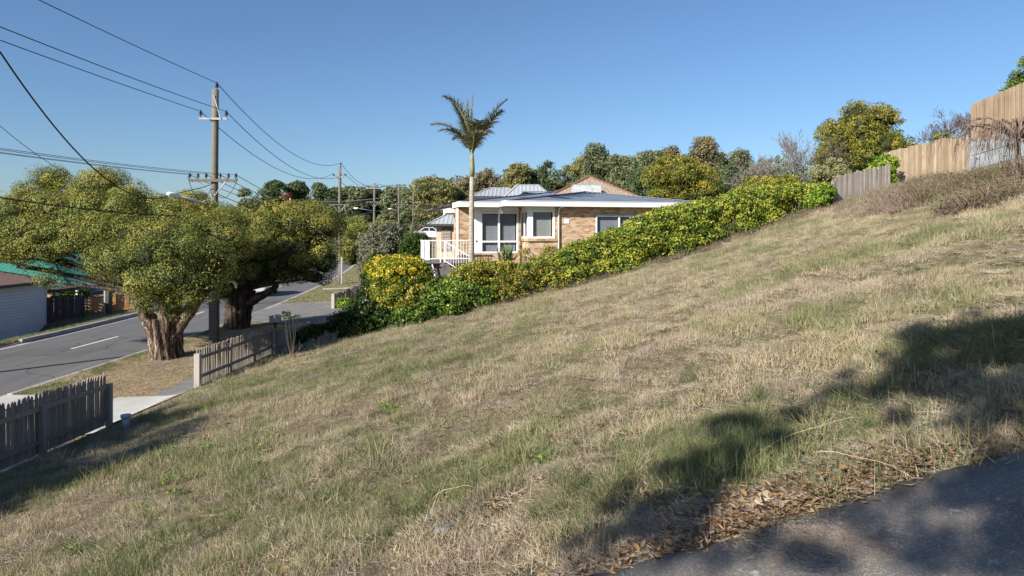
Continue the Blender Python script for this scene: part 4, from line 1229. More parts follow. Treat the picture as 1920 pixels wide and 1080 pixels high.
# ================================================================== HOUSES BEHIND
hb = thing('grey_roofed_house', (-1, 55, 3), 'tan rendered house with light grey metal roofs behind the brick house', 'house')
# lower garage wing with the decorative door
def at(px, D): return (px - 960) / F * D
D1 = 50.0; D2 = 54.0
mb = MB(); mb.prism([(at(818, D1), D1), (at(880, D1), D1), (at(880, D1), D1 + 5), (at(818, D1), D1 + 5)], 1.5, 5.15); mb.build('wall', M['tan_wall'], hb)
hipw('roof', at(818, D1), at(900, D1), D1, D1 + 5.0, 5.25, 1.35, M['roof_grey'], hb, .55, 'x', rib=.3, rh=.03)
mb = MB(); mb.box((at(837, D1), D1 - .04, 4.15), (.72, .06, 1.7)); w_ = mb.build('screen_door', M['screen'], hb)
mb = MB()
for i in range(7):
    for j in range(3):
        cx_, cz_ = at(837, D1) + (j - 1) * .2, 3.5 + .22 * i
        pts = [(cx_ + .085 * math.cos(a), D1 - .085, cz_ + .085 * math.sin(a)) for a in np.linspace(0, 6.28, 9)]
        mb.tube(pts, .013, 4)
mb.build('scroll_work', M['white'], w_)
mb = MB(); mb.prism([(at(885, D2), D2), (at(960, D2), D2), (at(960, D2), D2 + 6), (at(885, D2), D2 + 6)], 2, 7.5); mb.build('wall', M['tan_wall'], hb)
hipw('roof', at(893, D2), at(975, D2), D2, D2 + 5.5, 7.50, .85, M['roof_grey'], hb, .45, 'x', rib=.3, rh=.03, hipin=1.5)
mb = MB(); mb.prism([(at(945, D2 - 4), D2 - 4), (at(1040, D2 - 4), D2 - 4), (at(1040, D2 - 4), D2 + 2), (at(945, D2 - 4), D2 + 2)], 2, 6.1); mb.build('wall', M['tan_wall'], hb)
hipw('roof', at(932, D2 - 4), at(1050, D2 - 4), D2 - 4, D2 + 2.5, 6.4, 1.95, M['roof_grey'], hb, .4, 'x', rib=.3, rh=.03, hipin=1.9)
# brown tiled house with a painted chimney: each course of tiles is a step
D3 = 62.0
ht = thing('tiled_roof_house', (at(1110, D3), D3 + 4, 3), 'house with steep brown tiled roof and wide white painted chimney behind blue-grey roof', 'house')
hx0, hx1 = at(972, D3), at(1262, D3)
zap = EYE + (HOR - 331) / F * (D3 + 4); ze3 = 6.6
mb = MB(); mb.prism([(hx0 + .6, D3 + .6), (hx1 - .6, D3 + .6), (hx1 - .6, D3 + 12), (hx0 + .6, D3 + 12)], 2, ze3); mb.build('wall', M['brick_far'], ht)
nc = 17; cx3 = at(1105, D3 + 4.4)
for k in range(nc):
    f0 = k / nc; f1 = (k + 1) / nc
    z0_ = ze3 + (zap - ze3) * f0; z1_ = ze3 + (zap - ze3) * f1
    xa0, xb0 = hx0 + (cx3 - hx0) * f0, hx1 - (hx1 - cx3) * f0
    xa1, xb1 = hx0 + (cx3 - hx0) * f1, hx1 - (hx1 - cx3) * f1
    y0_, y1_ = D3 + 4.4 * f0, D3 + 4.4 * f1
    mb = MB()
    mb.add([(xa0, y0_ - .05, z0_ + .035), (xb0, y0_ - .05, z0_ + .035), (xb1, y1_ - .05, z1_), (xa1, y1_ - .05, z1_), (xa0, y0_ - .05, z0_ - .03), (xb0, y0_ - .05, z0_ - .03)], [(0, 1, 2, 3), (4, 5, 1, 0)])
    mb.add([(xa0, y0_, z0_ + .035), (xa1, y1_, z1_), (xa1, D3 + 14, z1_), (xa0, D3 + 14, z0_ + .035)], [(0, 1, 2, 3)])
    mb.add([(xb0, y0_, z0_ + .035), (xb1, y1_, z1_), (xb1, D3 + 14, z1_), (xb0, D3 + 14, z0_ + .035)], [(3, 2, 1, 0)])
    # rolls of the tiles
    nt_ = int((xb0 - xa0) / .32)
    for j in range(nt_):
        x = xa0 + (j + .5) * (xb0 - xa0) / nt_
        if x < xa1 or x > xb1: continue
        mb.add([(x - .05, y0_ - .06, z0_ + .035), (x, y0_ - .06, z0_ + .075), (x + .05, y0_ - .06, z0_ + .035), (x - .05, y1_ - .06, z1_), (x, y1_ - .06, z1_ + .04), (x + .05, y1_ - .06, z1_)], [(0, 1, 4, 3), (1, 2, 5, 4), (0, 2, 1)])
    mb.build('tile_course', M['tile'], ht)
mb = MB()
for xx in (hx0, hx1): mb.beam((xx, D3 - .05, ze3 + .06), (cx3, D3 + 4.35, zap + .06), .26, .12)
mb.beam((cx3, D3 + 4.3, zap + .05), (cx3, D3 + 14, zap + .05), .26, .12); mb.build('ridge_tiles', M['tile_cap'], ht)
mb = MB(); ca, cb_ = at(1076, D3 - .5), at(1127, D3 - .5); zc1 = EYE + (HOR - 346.5) / F * (D3 - .5)
mb.prism([(ca, D3 - .5), (cb_, D3 - .5), (cb_, D3 + .6 + 1.2), (ca, D3 + .6 + 1.2)], 4, zc1); ch = mb.build('chimney', M['white_brick'], ht)
mb = MB(); mb.prism([(ca - .03, D3 - .53), (cb_ + .03, D3 - .53), (cb_ + .03, D3 + 1.83), (ca - .03, D3 + 1.83)], zc1, zc1 + .08); mb.build('chimney_cap', M['wallpanel'], ch)

# ================================================================== POLES AND WIRES
def insulator(mb, p, h=.2, r=.05):
    x, y, z = p
    mb.cyl((x, y, z), .018, h * .4, 6)
    for k in range(3): mb.tube([(x, y, z + h * (.3 + .2 * k)), (x, y, z + h * (.38 + .2 * k)), (x, y, z + h * (.48 + .2 * k))], [r * .5, r * (1.15 - .12 * k), r * .5], 10)
    mb.cyl((x, y, z + h * .85), r * .5, h * .2, 8)

def pole(label, x, y, ztop, r=.15, hv=True, lv=True, hv_drop=1.25, lv_z=None, arm_dir=(1, 0), big=False, lamp=None, group='timber power poles along the street', hv_w=1.15, lv_w=2.0, plate=False):
    z = gz(x, y); t = thing('power_pole', (x, y, z), label, 'power pole', group)
    H = ztop - z
    mb = MB(); pts = [(x + .02 * math.sin(k), y, z - .3 + (H + .3) * k / 8) for k in range(9)]
    mb.tube(pts, [r * (1.12 - .03 * k) for k in range(9)], 14, fold=.03 if big else 0); mb.build('pole', M['pole_wood'], t)
    e = np.array(arm_dir, dtype=float); e /= np.linalg.norm(e)
    out = {}
    if hv:
        za = ztop - hv_drop
        mb = MB(); mb.beam((x - e[0] * hv_w / 2, y - e[1] * hv_w / 2 - r, za), (x + e[0] * hv_w / 2, y + e[1] * hv_w / 2 - r, za), .08, .08); mb.build('upper_crossarm', M['steel'], t)
        mb = MB(); mb.beam((x + e[0] * .32, y - r - .05, za), (x + .03, y - r - .03, za + .95), .03, .05); mb.build('brace', M['steel'], t)
        for s in (-1, 1):
            p = (x + e[0] * s * hv_w * .46, y + e[1] * s * hv_w * .46 - r, za + .04)
            mb = MB(); insulator(mb, p, .30 if big else .26, .075); mb.build('insulator', M['ceramic'], t)
            out[('hv', s)] = (p[0], p[1], p[2] + .26)
        p = (x + .1, y - r * .3, ztop - .02); mb = MB(); insulator(mb, p, .30, .08); mb.build('insulator', M['ceramic'], t); out[('hv', 0)] = (p[0], p[1], p[2] + .28)
    if lv:
        zl = lv_z if lv_z else ztop - 3.9
        ml_ = M['pole_wood']
        mb = MB(); mb.beam((x - e[0] * lv_w / 2, y - e[1] * lv_w / 2 - r - .05, zl), (x + e[0] * lv_w / 2, y + e[1] * lv_w / 2 - r - .05, zl), .10, .11); mb.build('lower_crossarm', ml_, t)
        for s in (-1, 1):
            mb = MB(); mb.beam((x + e[0] * s * .55, y - r - .09, zl - .04), (x + .05 * s, y - r - .02, zl - .62), .04, .04); mb.build('brace', M['steel'], t)
        for i, f in enumerate((-.97, -.62, -.28, .3, .66, .97)):
            p = (x + e[0] * f * lv_w / 2, y + e[1] * f * lv_w / 2 - r - .05, zl + .055)
            mb = MB(); insulator(mb, p, .19 if not big else .23, .055 if not big else .07); mb.build('insulator', M['ceramic'], t)
            out[('lv', i)] = (p[0], p[1], p[2] + .18)
    if lamp:
        dx, dz, L = lamp
        mb = MB(); q0 = Vector((x, y - r, dz)); q1 = q0 + Vector((dx * L, -.3, .42))
        mb.tube([q0, q0.lerp(q1, .5) + Vector((0, 0, .05)), q1], [.035, .03, .025], 6); mb.build('lamp_arm', M['steel'], t)
        mb = MB(); mb.box(tuple(q1 + Vector((dx * .25, 0, .03))), (.6, .22, .12)); lh = mb.build('lamp_head', M['white'], t, bevel=.03)
        mb = MB(); mb.box(tuple(q1 + Vector((dx * .3, 0, -.05))), (.36, .16, .05)); mb.build('lamp_lens', M['lampglass'], lh)
    if plate:
        mb = MB()
        mb.box((x, y - r - .02, z + .78), (.34, .08, 1.75)); pl = mb.build('steel_stay', M['dark_steel'], t, bevel=.01)
        for k in range(3):
            mb = MB(); mb.tube([(x, y - r - .09, z + 1.45 - .12 * k), (x, y - r - .055, z + 1.45 - .12 * k)], .025, 8); mb.build('bolt', M['steel'], pl)
        for k in range(2):
            mb = MB(); mb.tube([(x, y - r - .09, z + .35 - .12 * k), (x, y - r - .055, z + .35 - .12 * k)], .025, 8); mb.build('bolt', M['steel'], pl)
    return t, out
D_ = 28.0
p1, w1 = pole('large timber power pole standing between the two wide street trees', at(403, D_), D_, EYE + (HOR - 168) / F * D_, .145, True, True, 1.22, EYE + (HOR - 339) / F * D_, big=True, plate=True, arm_dir=(1, .05), hv_w=1.12, lv_w=1.9)
# lamp arm of the first pole reaches out over the road
lm = thing('street_light', tuple(P(400, 384, 27.8)), 'white street light arm on large power pole reaching left over the tree crown', 'street light')
q0 = Vector(P(398, 384.5, 27.8)); q1 = Vector(P(338, 369, 25.6))
mb = MB(); mb.tube([q0, q0.lerp(q1, .5), q1], [.06, .05, .04], 8); mb.build('arm', M['white'], lm)
mb = MB(); mb.tube([q1, q1 + (q1 - q0).normalized() * .25, q1 + (q1 - q0).normalized() * .75], [.05, .11, .07], 10); mb.build('lamp_head', M['white'], lm)
mb = MB(); mb.tube([q0 + Vector((0, 0, -.28)), q0.lerp(q1, .42)], .02, 6); mb.build('stay', M['steel'], lm)
D_ = 60.0
p2, w2 = pole('slim timber power pole on grass verge left of grey shrub', at(637, D_), D_, EYE + (HOR - 311) / F * D_, .14, True, True, 1.0, EYE + (HOR - 384) / F * D_, arm_dir=(1, .08), hv_w=1.1, lv_w=1.75)
mb = MB(); mb.box((at(637, 60) + .22, 59.8, 1.2), (.14, .14, 2.6)); mb.build('stay_post', M['steel'], p2)
p3, w3 = pole('distant power pole with street light arm, left of the pair beyond grey shrub', at(702, 87), 87, EYE + (HOR - 348) / F * 87, .16, True, True, .35, EYE + (HOR - 379) / F * 87, lamp=(-1, EYE + (HOR - 397) / F * 87, 2.0), hv_w=2.2, lv_w=1.9)
p4, w4 = pole('distant power pole with double crossarm and street light, right of the pair beyond grey shrub', at(748, 104), 104, EYE + (HOR - 348) / F * 104, .15, True, True, .2, EYE + (HOR - 383) / F * 104, lamp=(-1, EYE + (HOR - 397) / F * 104, 1.1), hv_w=2.1, lv_w=1.9)
p5, w5 = pole('thin pale pole standing before dry grass bank near white car', at(775, 92), 92, EYE + (HOR - 360) / F * 92, .10, False, True, 1, EYE + (HOR - 386) / F * 92, lv_w=1.0)
for px, tp, d, lab in ((544, 372, 95, 'white slim pole against the dull red tree above the street tree crown'), (568, 377, 110, 'pale slim pole just right of the dull red tree')):
    x = at(px, d); z = gz(x, d); t = thing('slim_pole', (x, d, z), lab, 'pole')
    zt = EYE + (HOR - tp) / F * d
    mb = MB(); mb.cyl((x, d, z), .09, zt - z, 8, .07); mb.build('shaft', M['white'] if px == 544 else M['pole_wood'], t)
    mb = MB(); mb.beam((x, d, zt - .5), (x + 1.5, d, zt - 1.5 if px == 544 else zt - .3), .05, .05); mb.build('arm', M['steel'], t)
# grey pole across the road
x = at(205, 38.0); t = thing('grey_pole', (x, 38.0, 0), 'grey round pole standing before the orange tan fence', 'pole')
zt = 6.6
mb = MB(); mb.cyl((x, 38, 0), .16, zt, 14, .12); mb.build('shaft', M['pole_wood'], t)
mb = MB(); mb.box((x - .17, 37.9, .75), (.08, .12, 1.3)); mb.build('conduit', M['steel'], t)
# power pole beyond the left edge of the frame, across the road: its long thin shadow crosses the asphalt
dirx, diry = 0.783, 0.622
bx0 = np.array([-14.5, 25.5]) - np.array([dirx, diry]) * 10.8
bx0 = np.array([-14.45, 25.4]) - np.array([.67, .743]) * 8.6
x, y = bx0; t = thing('power_pole', (x, y, 0), 'timber pole across the road whose long shadow lies on the asphalt', 'power pole')
mb = MB(); mb.cyl((x, y, -.2), .15, 4.6, 10, .12); mb.build('pole', M['pole_wood'], t)

def wire(label, p, q, sag, r=.011, mat='wire', group=None, n=26):
    p = np.array(p, dtype=float); q = np.array(q, dtype=float)
    pts = [p + (q - p) * s + np.array([0, 0, -4 * sag * s * (1 - s)]) for s in np.linspace(0, 1, n)]
    o = MB().tube(pts, r, 5, cap=False).build('wire', M[mat])
    tag(o, label, 'wire', group); return o
# back-span pole stands outside the frame; wires run to it
O0 = (-11.5, -9.0)
GW = 'bare wires strung between the power poles'
wire('highest wire from pole top to upper left corner of the picture', w1[('hv', 0)], (O0[0] + .1, O0[1], 10.75), .35, .013, group=GW)
wire('second wire from the top on the left, to right insulator of upper crossarm', w1[('hv', 1)], (O0[0] + .52, O0[1], 9.7), .45, .013, group=GW)
wire('third wire from the top on the left, to left insulator of upper crossarm', w1[('hv', -1)], (O0[0] - .52, O0[1], 9.55), .3, .013, group=GW)
for k, nm in ((0, 'outermost left'), (1, 'second'), (3, 'third'), (5, 'outermost right')):
    wire('low wire in the left bunch leading to the %s insulator of lower crossarm' % nm, w1[('lv', k)], (O0[0] - 1 + .4 * k, O0[1], 7.15 - .09 * k), .5, .007, group=GW)
for k, nm in ((0, 'pole top'), (1, 'right insulator'), (-1, 'left insulator')):
    wire('sagging upper wire between the first and second pole from %s' % nm, w1[('hv', k)], w2[('hv', k)], 1.35, .016, group=GW)
    wire('upper wire beyond the second pole leaving from %s' % nm, w2[('hv', k)], w3[('hv', k)], .9, .02, group=GW)
    wire('upper wire between the two distant poles from %s' % nm, w3[('hv', k)], w4[('hv', k)], .25, .02, group=GW)
for k, nm in ((0, 'left end'), (2, 'inner left'), (3, 'inner right'), (5, 'right end')):
    wire('lower wire between the first and second pole on the %s of the crossarm' % nm, w1[('lv', k)], w2[('lv', k)], .9, .013, group=GW)
    wire('lower wire beyond the second pole on the %s of the crossarm' % nm, w2[('lv', k)], w3[('lv', k)], .5, .016, 'wire_grey', group=GW)
wire('thick pale cable from second pole to distant pole', P(637, 405, 60), P(748, 383, 104), .3, .05, 'wire_grey')
wire('pale green cable crossing behind the second pole', P(560, 377, 110), P(735, 368, 104), .4, .05, 'wire_grey')
wire('grey cable from thin pale pole to blue-grey roof corner', P(775, 380, 92), P(905, 384, 40), .15, .03, 'wire_grey')
wire('thick black twisted cable falling steeply from left edge to the pole', P(0, 97, 14.0), P(318, 366, 27.0), 1.1, .02)
wire('black cable from the lamp arm bend to the large pole', P(318, 366, 27.0), P(402, 378, 27.8), .12, .018)
wire('thin cable slanting down behind the two crown tops', P(-40, 200, 30.0), P(152, 338, 36.0), .3, .014)
wire('black service cable running in front of the wide tree crown', P(-30, 366, 14.0), P(395, 404, 27.6), .15, .016)
wire('black cable rising from the tree crown to lower crossarm', P(255, 372, 30.0), P(393, 347, 27.6), .1, .018)
wire('looped cable hanging under lower crossarm at left', P(352, 331, 27.6), P(396, 352, 27.6), .75, .012)
wire('looped cable hanging under lower crossarm at right', P(446, 334, 27.6), P(404, 362, 27.6), .45, .012)
wire('cable dropping right from large pole towards the distance', P(404, 362, 27.8), P(637, 400, 60), .8, .016)
wire('pair of cables above the autumn tree behind hedge', P(1325, 332, 45), P(1376, 326, 38), .1, .02, 'wire_grey')

# ================================================================== STREET TREES
def knotty(base, seed, forks, mat, t, H=1.5, r=.62):
    """massive folded trunk that splits into limbs"""
    x, y, z = base
    mb = MB()
    pts = []; rad = []
    for k in range(15):
        f = k / 14
        pts.append((x + .05 * math.sin(f * 3 + seed), y, z - .25 + (H + .25) * f))
        rad.append(r * (1.0 + .22 * max(0, (0.25 - f)) * 4 * .5 - .12 * math.sin(f * 3.1) + .10 * f))
    mb.tube(pts, rad, 72, fold=.2, seed=seed, kf=15)
    mb.build('trunk', mat, t)
    g = random.Random(seed)
    for i, (end, rr) in enumerate(forks):
        a = Vector((x, y, z + H * .62)); b = Vector(end)
        off = (b - a); off.z = 0
        if off.length > 0: a += off.normalized() * min(r * .45, off.length * .3)
        n = 14
        ctrl = a.lerp(b, .5) + Vector((0, 0, -.05 * (b - a).length)) 
        pts = [a.lerp(ctrl, s).lerp(ctrl.lerp(b, s), s) + Vector((g.uniform(-1, 1), g.uniform(-1, 1), g.uniform(-1, 1))) * .025 for s in np.linspace(0, 1, n)]
        mb = MB(); mb.tube(pts, list(np.linspace(rr, rr * .38, n)), 30, fold=.2, seed=seed + i * 3, kf=9)
        mb.build('limb', mat, t)

b1 = np.array([at(309, 24.5), 24.5]); z1 = gz(*b1)
t1 = thing('street_tree', (b1[0], b1[1], z1), 'massive street tree with pale peeling trunk and wide golden green crown at left', 'tree', 'golden street trees on the grass verge')
L1 = plobes([(222, 494, 20.9, 40, 32), (282, 480, 20.6, 40, 30), (268, 530, 20.6, 34, 22), (318, 522, 20.5, 38, 32), (348, 470, 21.0, 38, 30), (392, 492, 21.2, 34, 34), (372, 540, 21.0, 34, 26), (188, 522, 21.4, 20, 12), (190, 488, 21.8, 22, 24), (312, 556, 20.8, 30, 16), (284, 566, 21.0, 22, 11),
             (412, 520, 22.5, 24, 30), (425, 455, 23.8, 34, 34), (300, 446, 22.6, 44, 26), (372, 432, 24.6, 46, 28), (424, 424, 26, 36, 26), (250, 440, 23.6, 40, 28), (330, 412, 26, 56, 26), (395, 408, 27.5, 40, 20), (362, 388, 30.5, 32, 26), (296, 398, 26.5, 46, 24),
             (30, 408, 24.4, 48, 36), (100, 402, 24.8, 48, 34), (168, 400, 24.8, 44, 32), (225, 405, 25, 40, 30), (95, 343, 26.4, 30, 26), (52, 372, 25.6, 32, 22), (135, 372, 26, 34, 24), (192, 350, 26.4, 42, 30), (243, 372, 26, 38, 26),
             (-10, 440, 23.4, 46, 34), (62, 444, 23.2, 48, 32), (134, 438, 23.4, 44, 30), (196, 436, 23.6, 36, 26), (20, 474, 23, 40, 20), (84, 468, 23.2, 40, 18), (146, 464, 23.2, 34, 18), (95, 527, 23.2, 13, 12), (62, 503, 23.3, 17, 12), (30, 500, 23.2, 14, 8), (120, 495, 23.3, 14, 7), (-70, 430, 24, 60, 56), (-120, 450, 24, 60, 56), (336, 582, 21.5, 12, 8)])
L1 = [(c, r * .92) for c, r in L1]
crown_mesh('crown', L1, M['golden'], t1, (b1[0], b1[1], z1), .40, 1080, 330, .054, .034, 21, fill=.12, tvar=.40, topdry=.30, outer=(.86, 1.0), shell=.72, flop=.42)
knotty((b1[0], b1[1], z1), 2.0, [(tuple(P(248, 545, 23.6)), .30), (tuple(P(310, 520, 23.6)), .26), (tuple(P(392, 535, 24.2)), .30), (tuple(P(352, 470, 24)), .2)], M['paperbark'], t1, 1.45, .55)
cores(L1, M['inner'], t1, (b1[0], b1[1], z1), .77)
mb = MB(); limbs(mb, P(305, 556, 24.2), L1, .11, 5, 1); mb.build('branches', M['darkbark'], t1)
b2 = np.array([at(447, 32.2), 32.2]); z2 = gz(*b2)
t2 = thing('street_tree', (b2[0], b2[1], z2), 'dark trunked street tree with rounded crown bulging right towards the slim pole', 'tree', 'golden street trees on the grass verge')
L2 = plobes([(446, 432, 32.4, 44, 32), (446, 480, 31.4, 40, 34), (500, 428, 32, 44, 28), (500, 468, 31, 42, 34), (555, 430, 31.8, 44, 30), (556, 474, 30.8, 42, 36), (600, 440, 31.6, 34, 36), (606, 485, 31.2, 30, 36), (410, 500, 31.5, 34, 34), (480, 510, 31.2, 42, 30), (530, 510, 31.3, 38, 24), (588, 520, 31.4, 26, 16), (416, 545, 31, 24, 24),
             (525, 404, 33, 50, 20), (580, 408, 33, 44, 22), (470, 412, 33.4, 46, 22), (616, 420, 33, 22, 24), (540, 440, 33, 60, 40), (480, 470, 33, 60, 50), (560, 490, 33, 50, 34)])
L2 = [(c, r * .93) for c, r in L2]
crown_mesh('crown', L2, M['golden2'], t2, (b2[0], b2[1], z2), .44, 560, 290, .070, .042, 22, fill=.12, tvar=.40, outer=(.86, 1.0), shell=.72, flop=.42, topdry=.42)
knotty((b2[0], b2[1], z2), 5.0, [(tuple(P(425, 530, 32)), .42), (tuple(P(462, 510, 31.8)), .40), (tuple(P(520, 535, 31.6)), .26), (tuple(P(455, 520, 33)), .35)], M['darkbark'], t2, 1.75, .56)
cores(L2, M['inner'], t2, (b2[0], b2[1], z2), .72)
mb = MB(); limbs(mb, P(470, 540, 32.1), L2, .12, 7, 2); mb.build('branches', M['darkbark'], t2)
for i, (px, tp, bp, D, wp, lab) in enumerate(((668, 408, 470, 118, 70, 'clipped golden street tree furthest along the bend of the road'), (712, 415, 470, 108, 95, 'clipped golden brown street tree directly behind grey shrub'), (655, 445, 505, 100, 44, 'low clipped golden tree overhanging the road left of the bend'))):
    x = at(px, D); z = gz(x, D) if i < 2 else gz(x, D)
    t = thing('street_tree', (x, D, z), lab, 'tree', 'golden street trees on the grass verge')
    g = np.random.default_rng(60 + i); lob = []
    for k in range(11):
        lob.append((px + (g.random() - .5) * wp * .75, (tp + bp) / 2 + (g.random() - .5) * (bp - tp) * .6, D + (g.random() - .5) * 5, wp * .22, (bp - tp) * .22))
    crown_mesh('crown', plobes(lob), M['golden'], t, (x, D, z), .6, 420, 34, .22, .14, 70 + i, fill=.1, topdry=.3)
    mb = MB(); mb.tube([(x, D, z - .5), (x, D, EYE + (HOR - (tp + bp) / 2) / F * D)], [.4, .25], 8); mb.build('trunk', M['darkbark'], t)

# ================================================================== HEDGE AND SHRUBS ON THE BOUNDARY
def bD(px, off=0.0):
    k = (px - 960) / F
    return (26.76 + off) / (1 - .2 * k)
def hedge_lobes(rows, step=14, off=.55, rmul=1.0, seed=3, depth=.9):
    g = np.random.default_rng(seed); out = []
    pxs = [r[0] for r in rows]
    for px in np.arange(pxs[0], pxs[-1], step):
        top = np.interp(px, pxs, [r[1] for r in rows]); bot = np.interp(px, pxs, [r[2] for r in rows])
        D = bD(px, off)
        zt = EYE + (HOR - top) / F * D; zb_ = EYE + (HOR - bot) / F * D
        n = max(2, int((zt - zb_) / .55))
        for k in range(n):
            f = (k + .6) / (n + .1)
            r = (.42 + .12 * g.random()) * rmul
            z = min(zb_ + (zt - zb_) * f, zt - r * .75)
            x = at(px, D) + (g.random() - .5) * .3
            out.append(((x, D + (g.random() - .5) * depth + (f * .25), z), (r * 1.15, r * 1.1, r)))
    return out
HR = [(1030, 496, 556), (1060, 482, 546), (1100, 458, 532), (1150, 436, 520), (1200, 418, 505), (1240, 398, 492), (1290, 388, 478), (1330, 380, 464), (1380, 367, 450), (1420, 358, 436), (1480, 352, 412), (1530, 350, 396), (1562, 352, 384)]
xh, yh = at(1300, bD(1300)), bD(1300)
hd = thing('hedge', (xh, yh, gz(xh, yh)), 'long bright yellow green leafy hedge running up the slope in front of brick house', 'hedge')
HL_ = hedge_lobes(HR)
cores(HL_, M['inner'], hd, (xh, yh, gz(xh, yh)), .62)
crown_mesh('foliage', HL_, M['hedge'], hd, (xh, yh, gz(xh, yh)), .19, 6200, 30, .088, .058, 31, fill=.10, tvar=.55, topdry=.12, flop=.75)
mb = MB(); g_ = random.Random(4)
for i in range(260):
    px = g_.uniform(1030, 1560); D = bD(px, .1 + g_.random() * .8); x = at(px, D); z = gz(x, D)
    mb.tube([(x, D, z - .05), (x + g_.uniform(-.2, .2), D + g_.uniform(-.15, .1), z + .5), (x + g_.uniform(-.4, .4), D + g_.uniform(-.2, .3), z + 1.0)], [.014, .011, .006], 4, cap=False)
mb.build('stems', M['bark'], hd)['kind'] = 'stuff'

def shrub(name, label, cat, rows=None, lob=None, mat='ivy', seed=1, n=900, per=30, L=.09, W=.06, cr=.18, org=None, step=14, off=.2, group=None, topdry=0.2, depth=.9, stems=20, stem='bark', tv=.45, low=0.0, fill=.12):
    lobes = hedge_lobes(rows, step, off, 1.0, seed, depth) if rows else lob
    cx = np.mean([l[0][0] for l in lobes]); cy_ = np.mean([l[0][1] for l in lobes])
    z = gz(cx, cy_); t = thing(name, (cx, cy_, z), label, cat, group)
    if n > 650: cores(lobes, M['inner'], t, (cx, cy_, z), .45)
    crown_mesh('foliage', lobes, M[mat], t, (cx, cy_, z), cr, n, per, L, W, seed, low, fill, tv, topdry, outer=(.78, 1.16))
    g = random.Random(seed); mb = MB()
    for i in range(stems):
        c, r = lobes[g.randrange(len(lobes))]
        bx2 = c[0] + g.uniform(-.3, .3); by2 = c[1] + g.uniform(-.2, .2); z0_ = gz(bx2, by2)
        mb.tube([(bx2, by2, z0_ - .1), (bx2 + g.uniform(-.15, .15), by2, (z0_ + c[2]) / 2), (c[0], c[1], c[2] + .1)], [.022, .016, .008], 5, cap=False)
    mb.build('stems', M[stem], t)
    return t
shrub('flowering_shrub', 'rounded shrub with bright golden yellow leaves below the white railing', 'shrub', lob=plobes([(748, 526, 26.3, 44, 32), (718, 534, 26.5, 26, 28), (785, 524, 26.6, 26, 22), (745, 500, 26.8, 40, 17), (710, 505, 27, 22, 20), (765, 505, 27, 34, 18), (800, 540, 26.8, 18, 18)]), mat='yellow', seed=41, n=900, per=28, L=.095, W=.055, cr=.17, topdry=.75, stems=30, tv=.6)
shrub('shrub', 'green underside shrub beneath the bright yellow leaves', 'shrub', lob=plobes([(760, 560, 26.1, 50, 32), (725, 555, 26.3, 28, 30), (800, 560, 26.4, 28, 26), (742, 590, 25.8, 26, 22)]), mat='olive', seed=42, n=700, per=28, L=.09, W=.06, cr=.16, stems=30)
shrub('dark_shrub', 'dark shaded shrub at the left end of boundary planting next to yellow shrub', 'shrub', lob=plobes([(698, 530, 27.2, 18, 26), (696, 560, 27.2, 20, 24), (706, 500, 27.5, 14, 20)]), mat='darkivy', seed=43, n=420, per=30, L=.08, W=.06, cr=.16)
shrub('ivy_bank', 'green ivy mound spilling to the grass below the olive shrub', 'ivy', lob=plobes([(775, 592, 25.6, 42, 22), (830, 575, 26, 44, 28), (870, 560, 26.3, 30, 26), (800, 555, 26.4, 40, 26), (745, 606, 25.5, 22, 14), (850, 540, 26.7, 36, 18), (905, 560, 26.4, 24, 20)]), mat='ivy', seed=44, n=1300, per=30, L=.09, W=.07, cr=.17, stems=30)
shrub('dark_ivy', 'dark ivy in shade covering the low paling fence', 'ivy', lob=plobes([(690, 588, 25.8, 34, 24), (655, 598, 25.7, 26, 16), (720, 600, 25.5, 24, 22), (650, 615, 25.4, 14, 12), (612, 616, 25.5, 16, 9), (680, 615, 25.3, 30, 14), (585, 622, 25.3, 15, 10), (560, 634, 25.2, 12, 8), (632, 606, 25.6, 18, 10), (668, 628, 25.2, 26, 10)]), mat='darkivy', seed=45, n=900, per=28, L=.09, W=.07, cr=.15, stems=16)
shrub('olive_shrub', 'tall olive green shrub in front of the tall window and palm foot', 'shrub', rows=[(852, 526, 572), (880, 508, 575), (905, 498, 575), (950, 500, 566), (985, 505, 562)], mat='olive', seed=46, n=1300, per=30, L=.085, W=.055, cr=.18, off=.6, stems=40)
shrub('orange_tinged_shrub', 'sparse shrub with orange tinged leaves where the hedge begins', 'shrub', rows=[(940, 520, 574), (970, 512, 568), (1010, 500, 560), (1045, 492, 552)], mat='autumn', seed=47, n=520, per=26, L=.08, W=.05, cr=.17, off=.0, stems=60, tv=.7)
shrub('lime_shrub', 'green leafy shrub between orange tinged shrub and long hedge', 'shrub', rows=[(985, 505, 560), (1020, 496, 556), (1060, 484, 545)], mat='hedge', seed=48, n=620, per=28, L=.10, W=.065, cr=.19, off=.7, stems=30)
shrub('thin_bush', 'thin pale leaved bush against the brick wall near downpipe', 'shrub', lob=plobes([(1030, 476, 29.5, 16, 12), (1060, 480, 29.5, 18, 12), (1010, 490, 29.5, 16, 10), (985, 480, 29.6, 10, 12)]), mat='olive', seed=49, n=150, per=14, L=.08, W=.05, cr=.16, stems=30, stem='twig_grey')
shrub('grey_shrub', 'large rounded grey green shrub beside the road behind yellow shrub', 'shrub', lob=plobes([(716, 466, 44, 38, 42), (740, 455, 44.3, 20, 30), (696, 480, 44, 20, 34), (715, 500, 43.8, 38, 26), (748, 480, 44, 14, 30)]), mat='greyleaf', seed=50, n=1300, per=34, L=.12, W=.07, cr=.24, topdry=.1, stems=20)
shrub('clipped_shrub', 'dense clipped dark green shrub right of the grey rounded shrub', 'shrub', lob=plobes([(775, 466, 42, 22, 26), (792, 468, 42.2, 14, 26), (765, 480, 42, 16, 24), (780, 492, 42, 26, 16)]), mat='clipped', seed=51, n=800, per=34, L=.10, W=.06, cr=.2, stems=10)
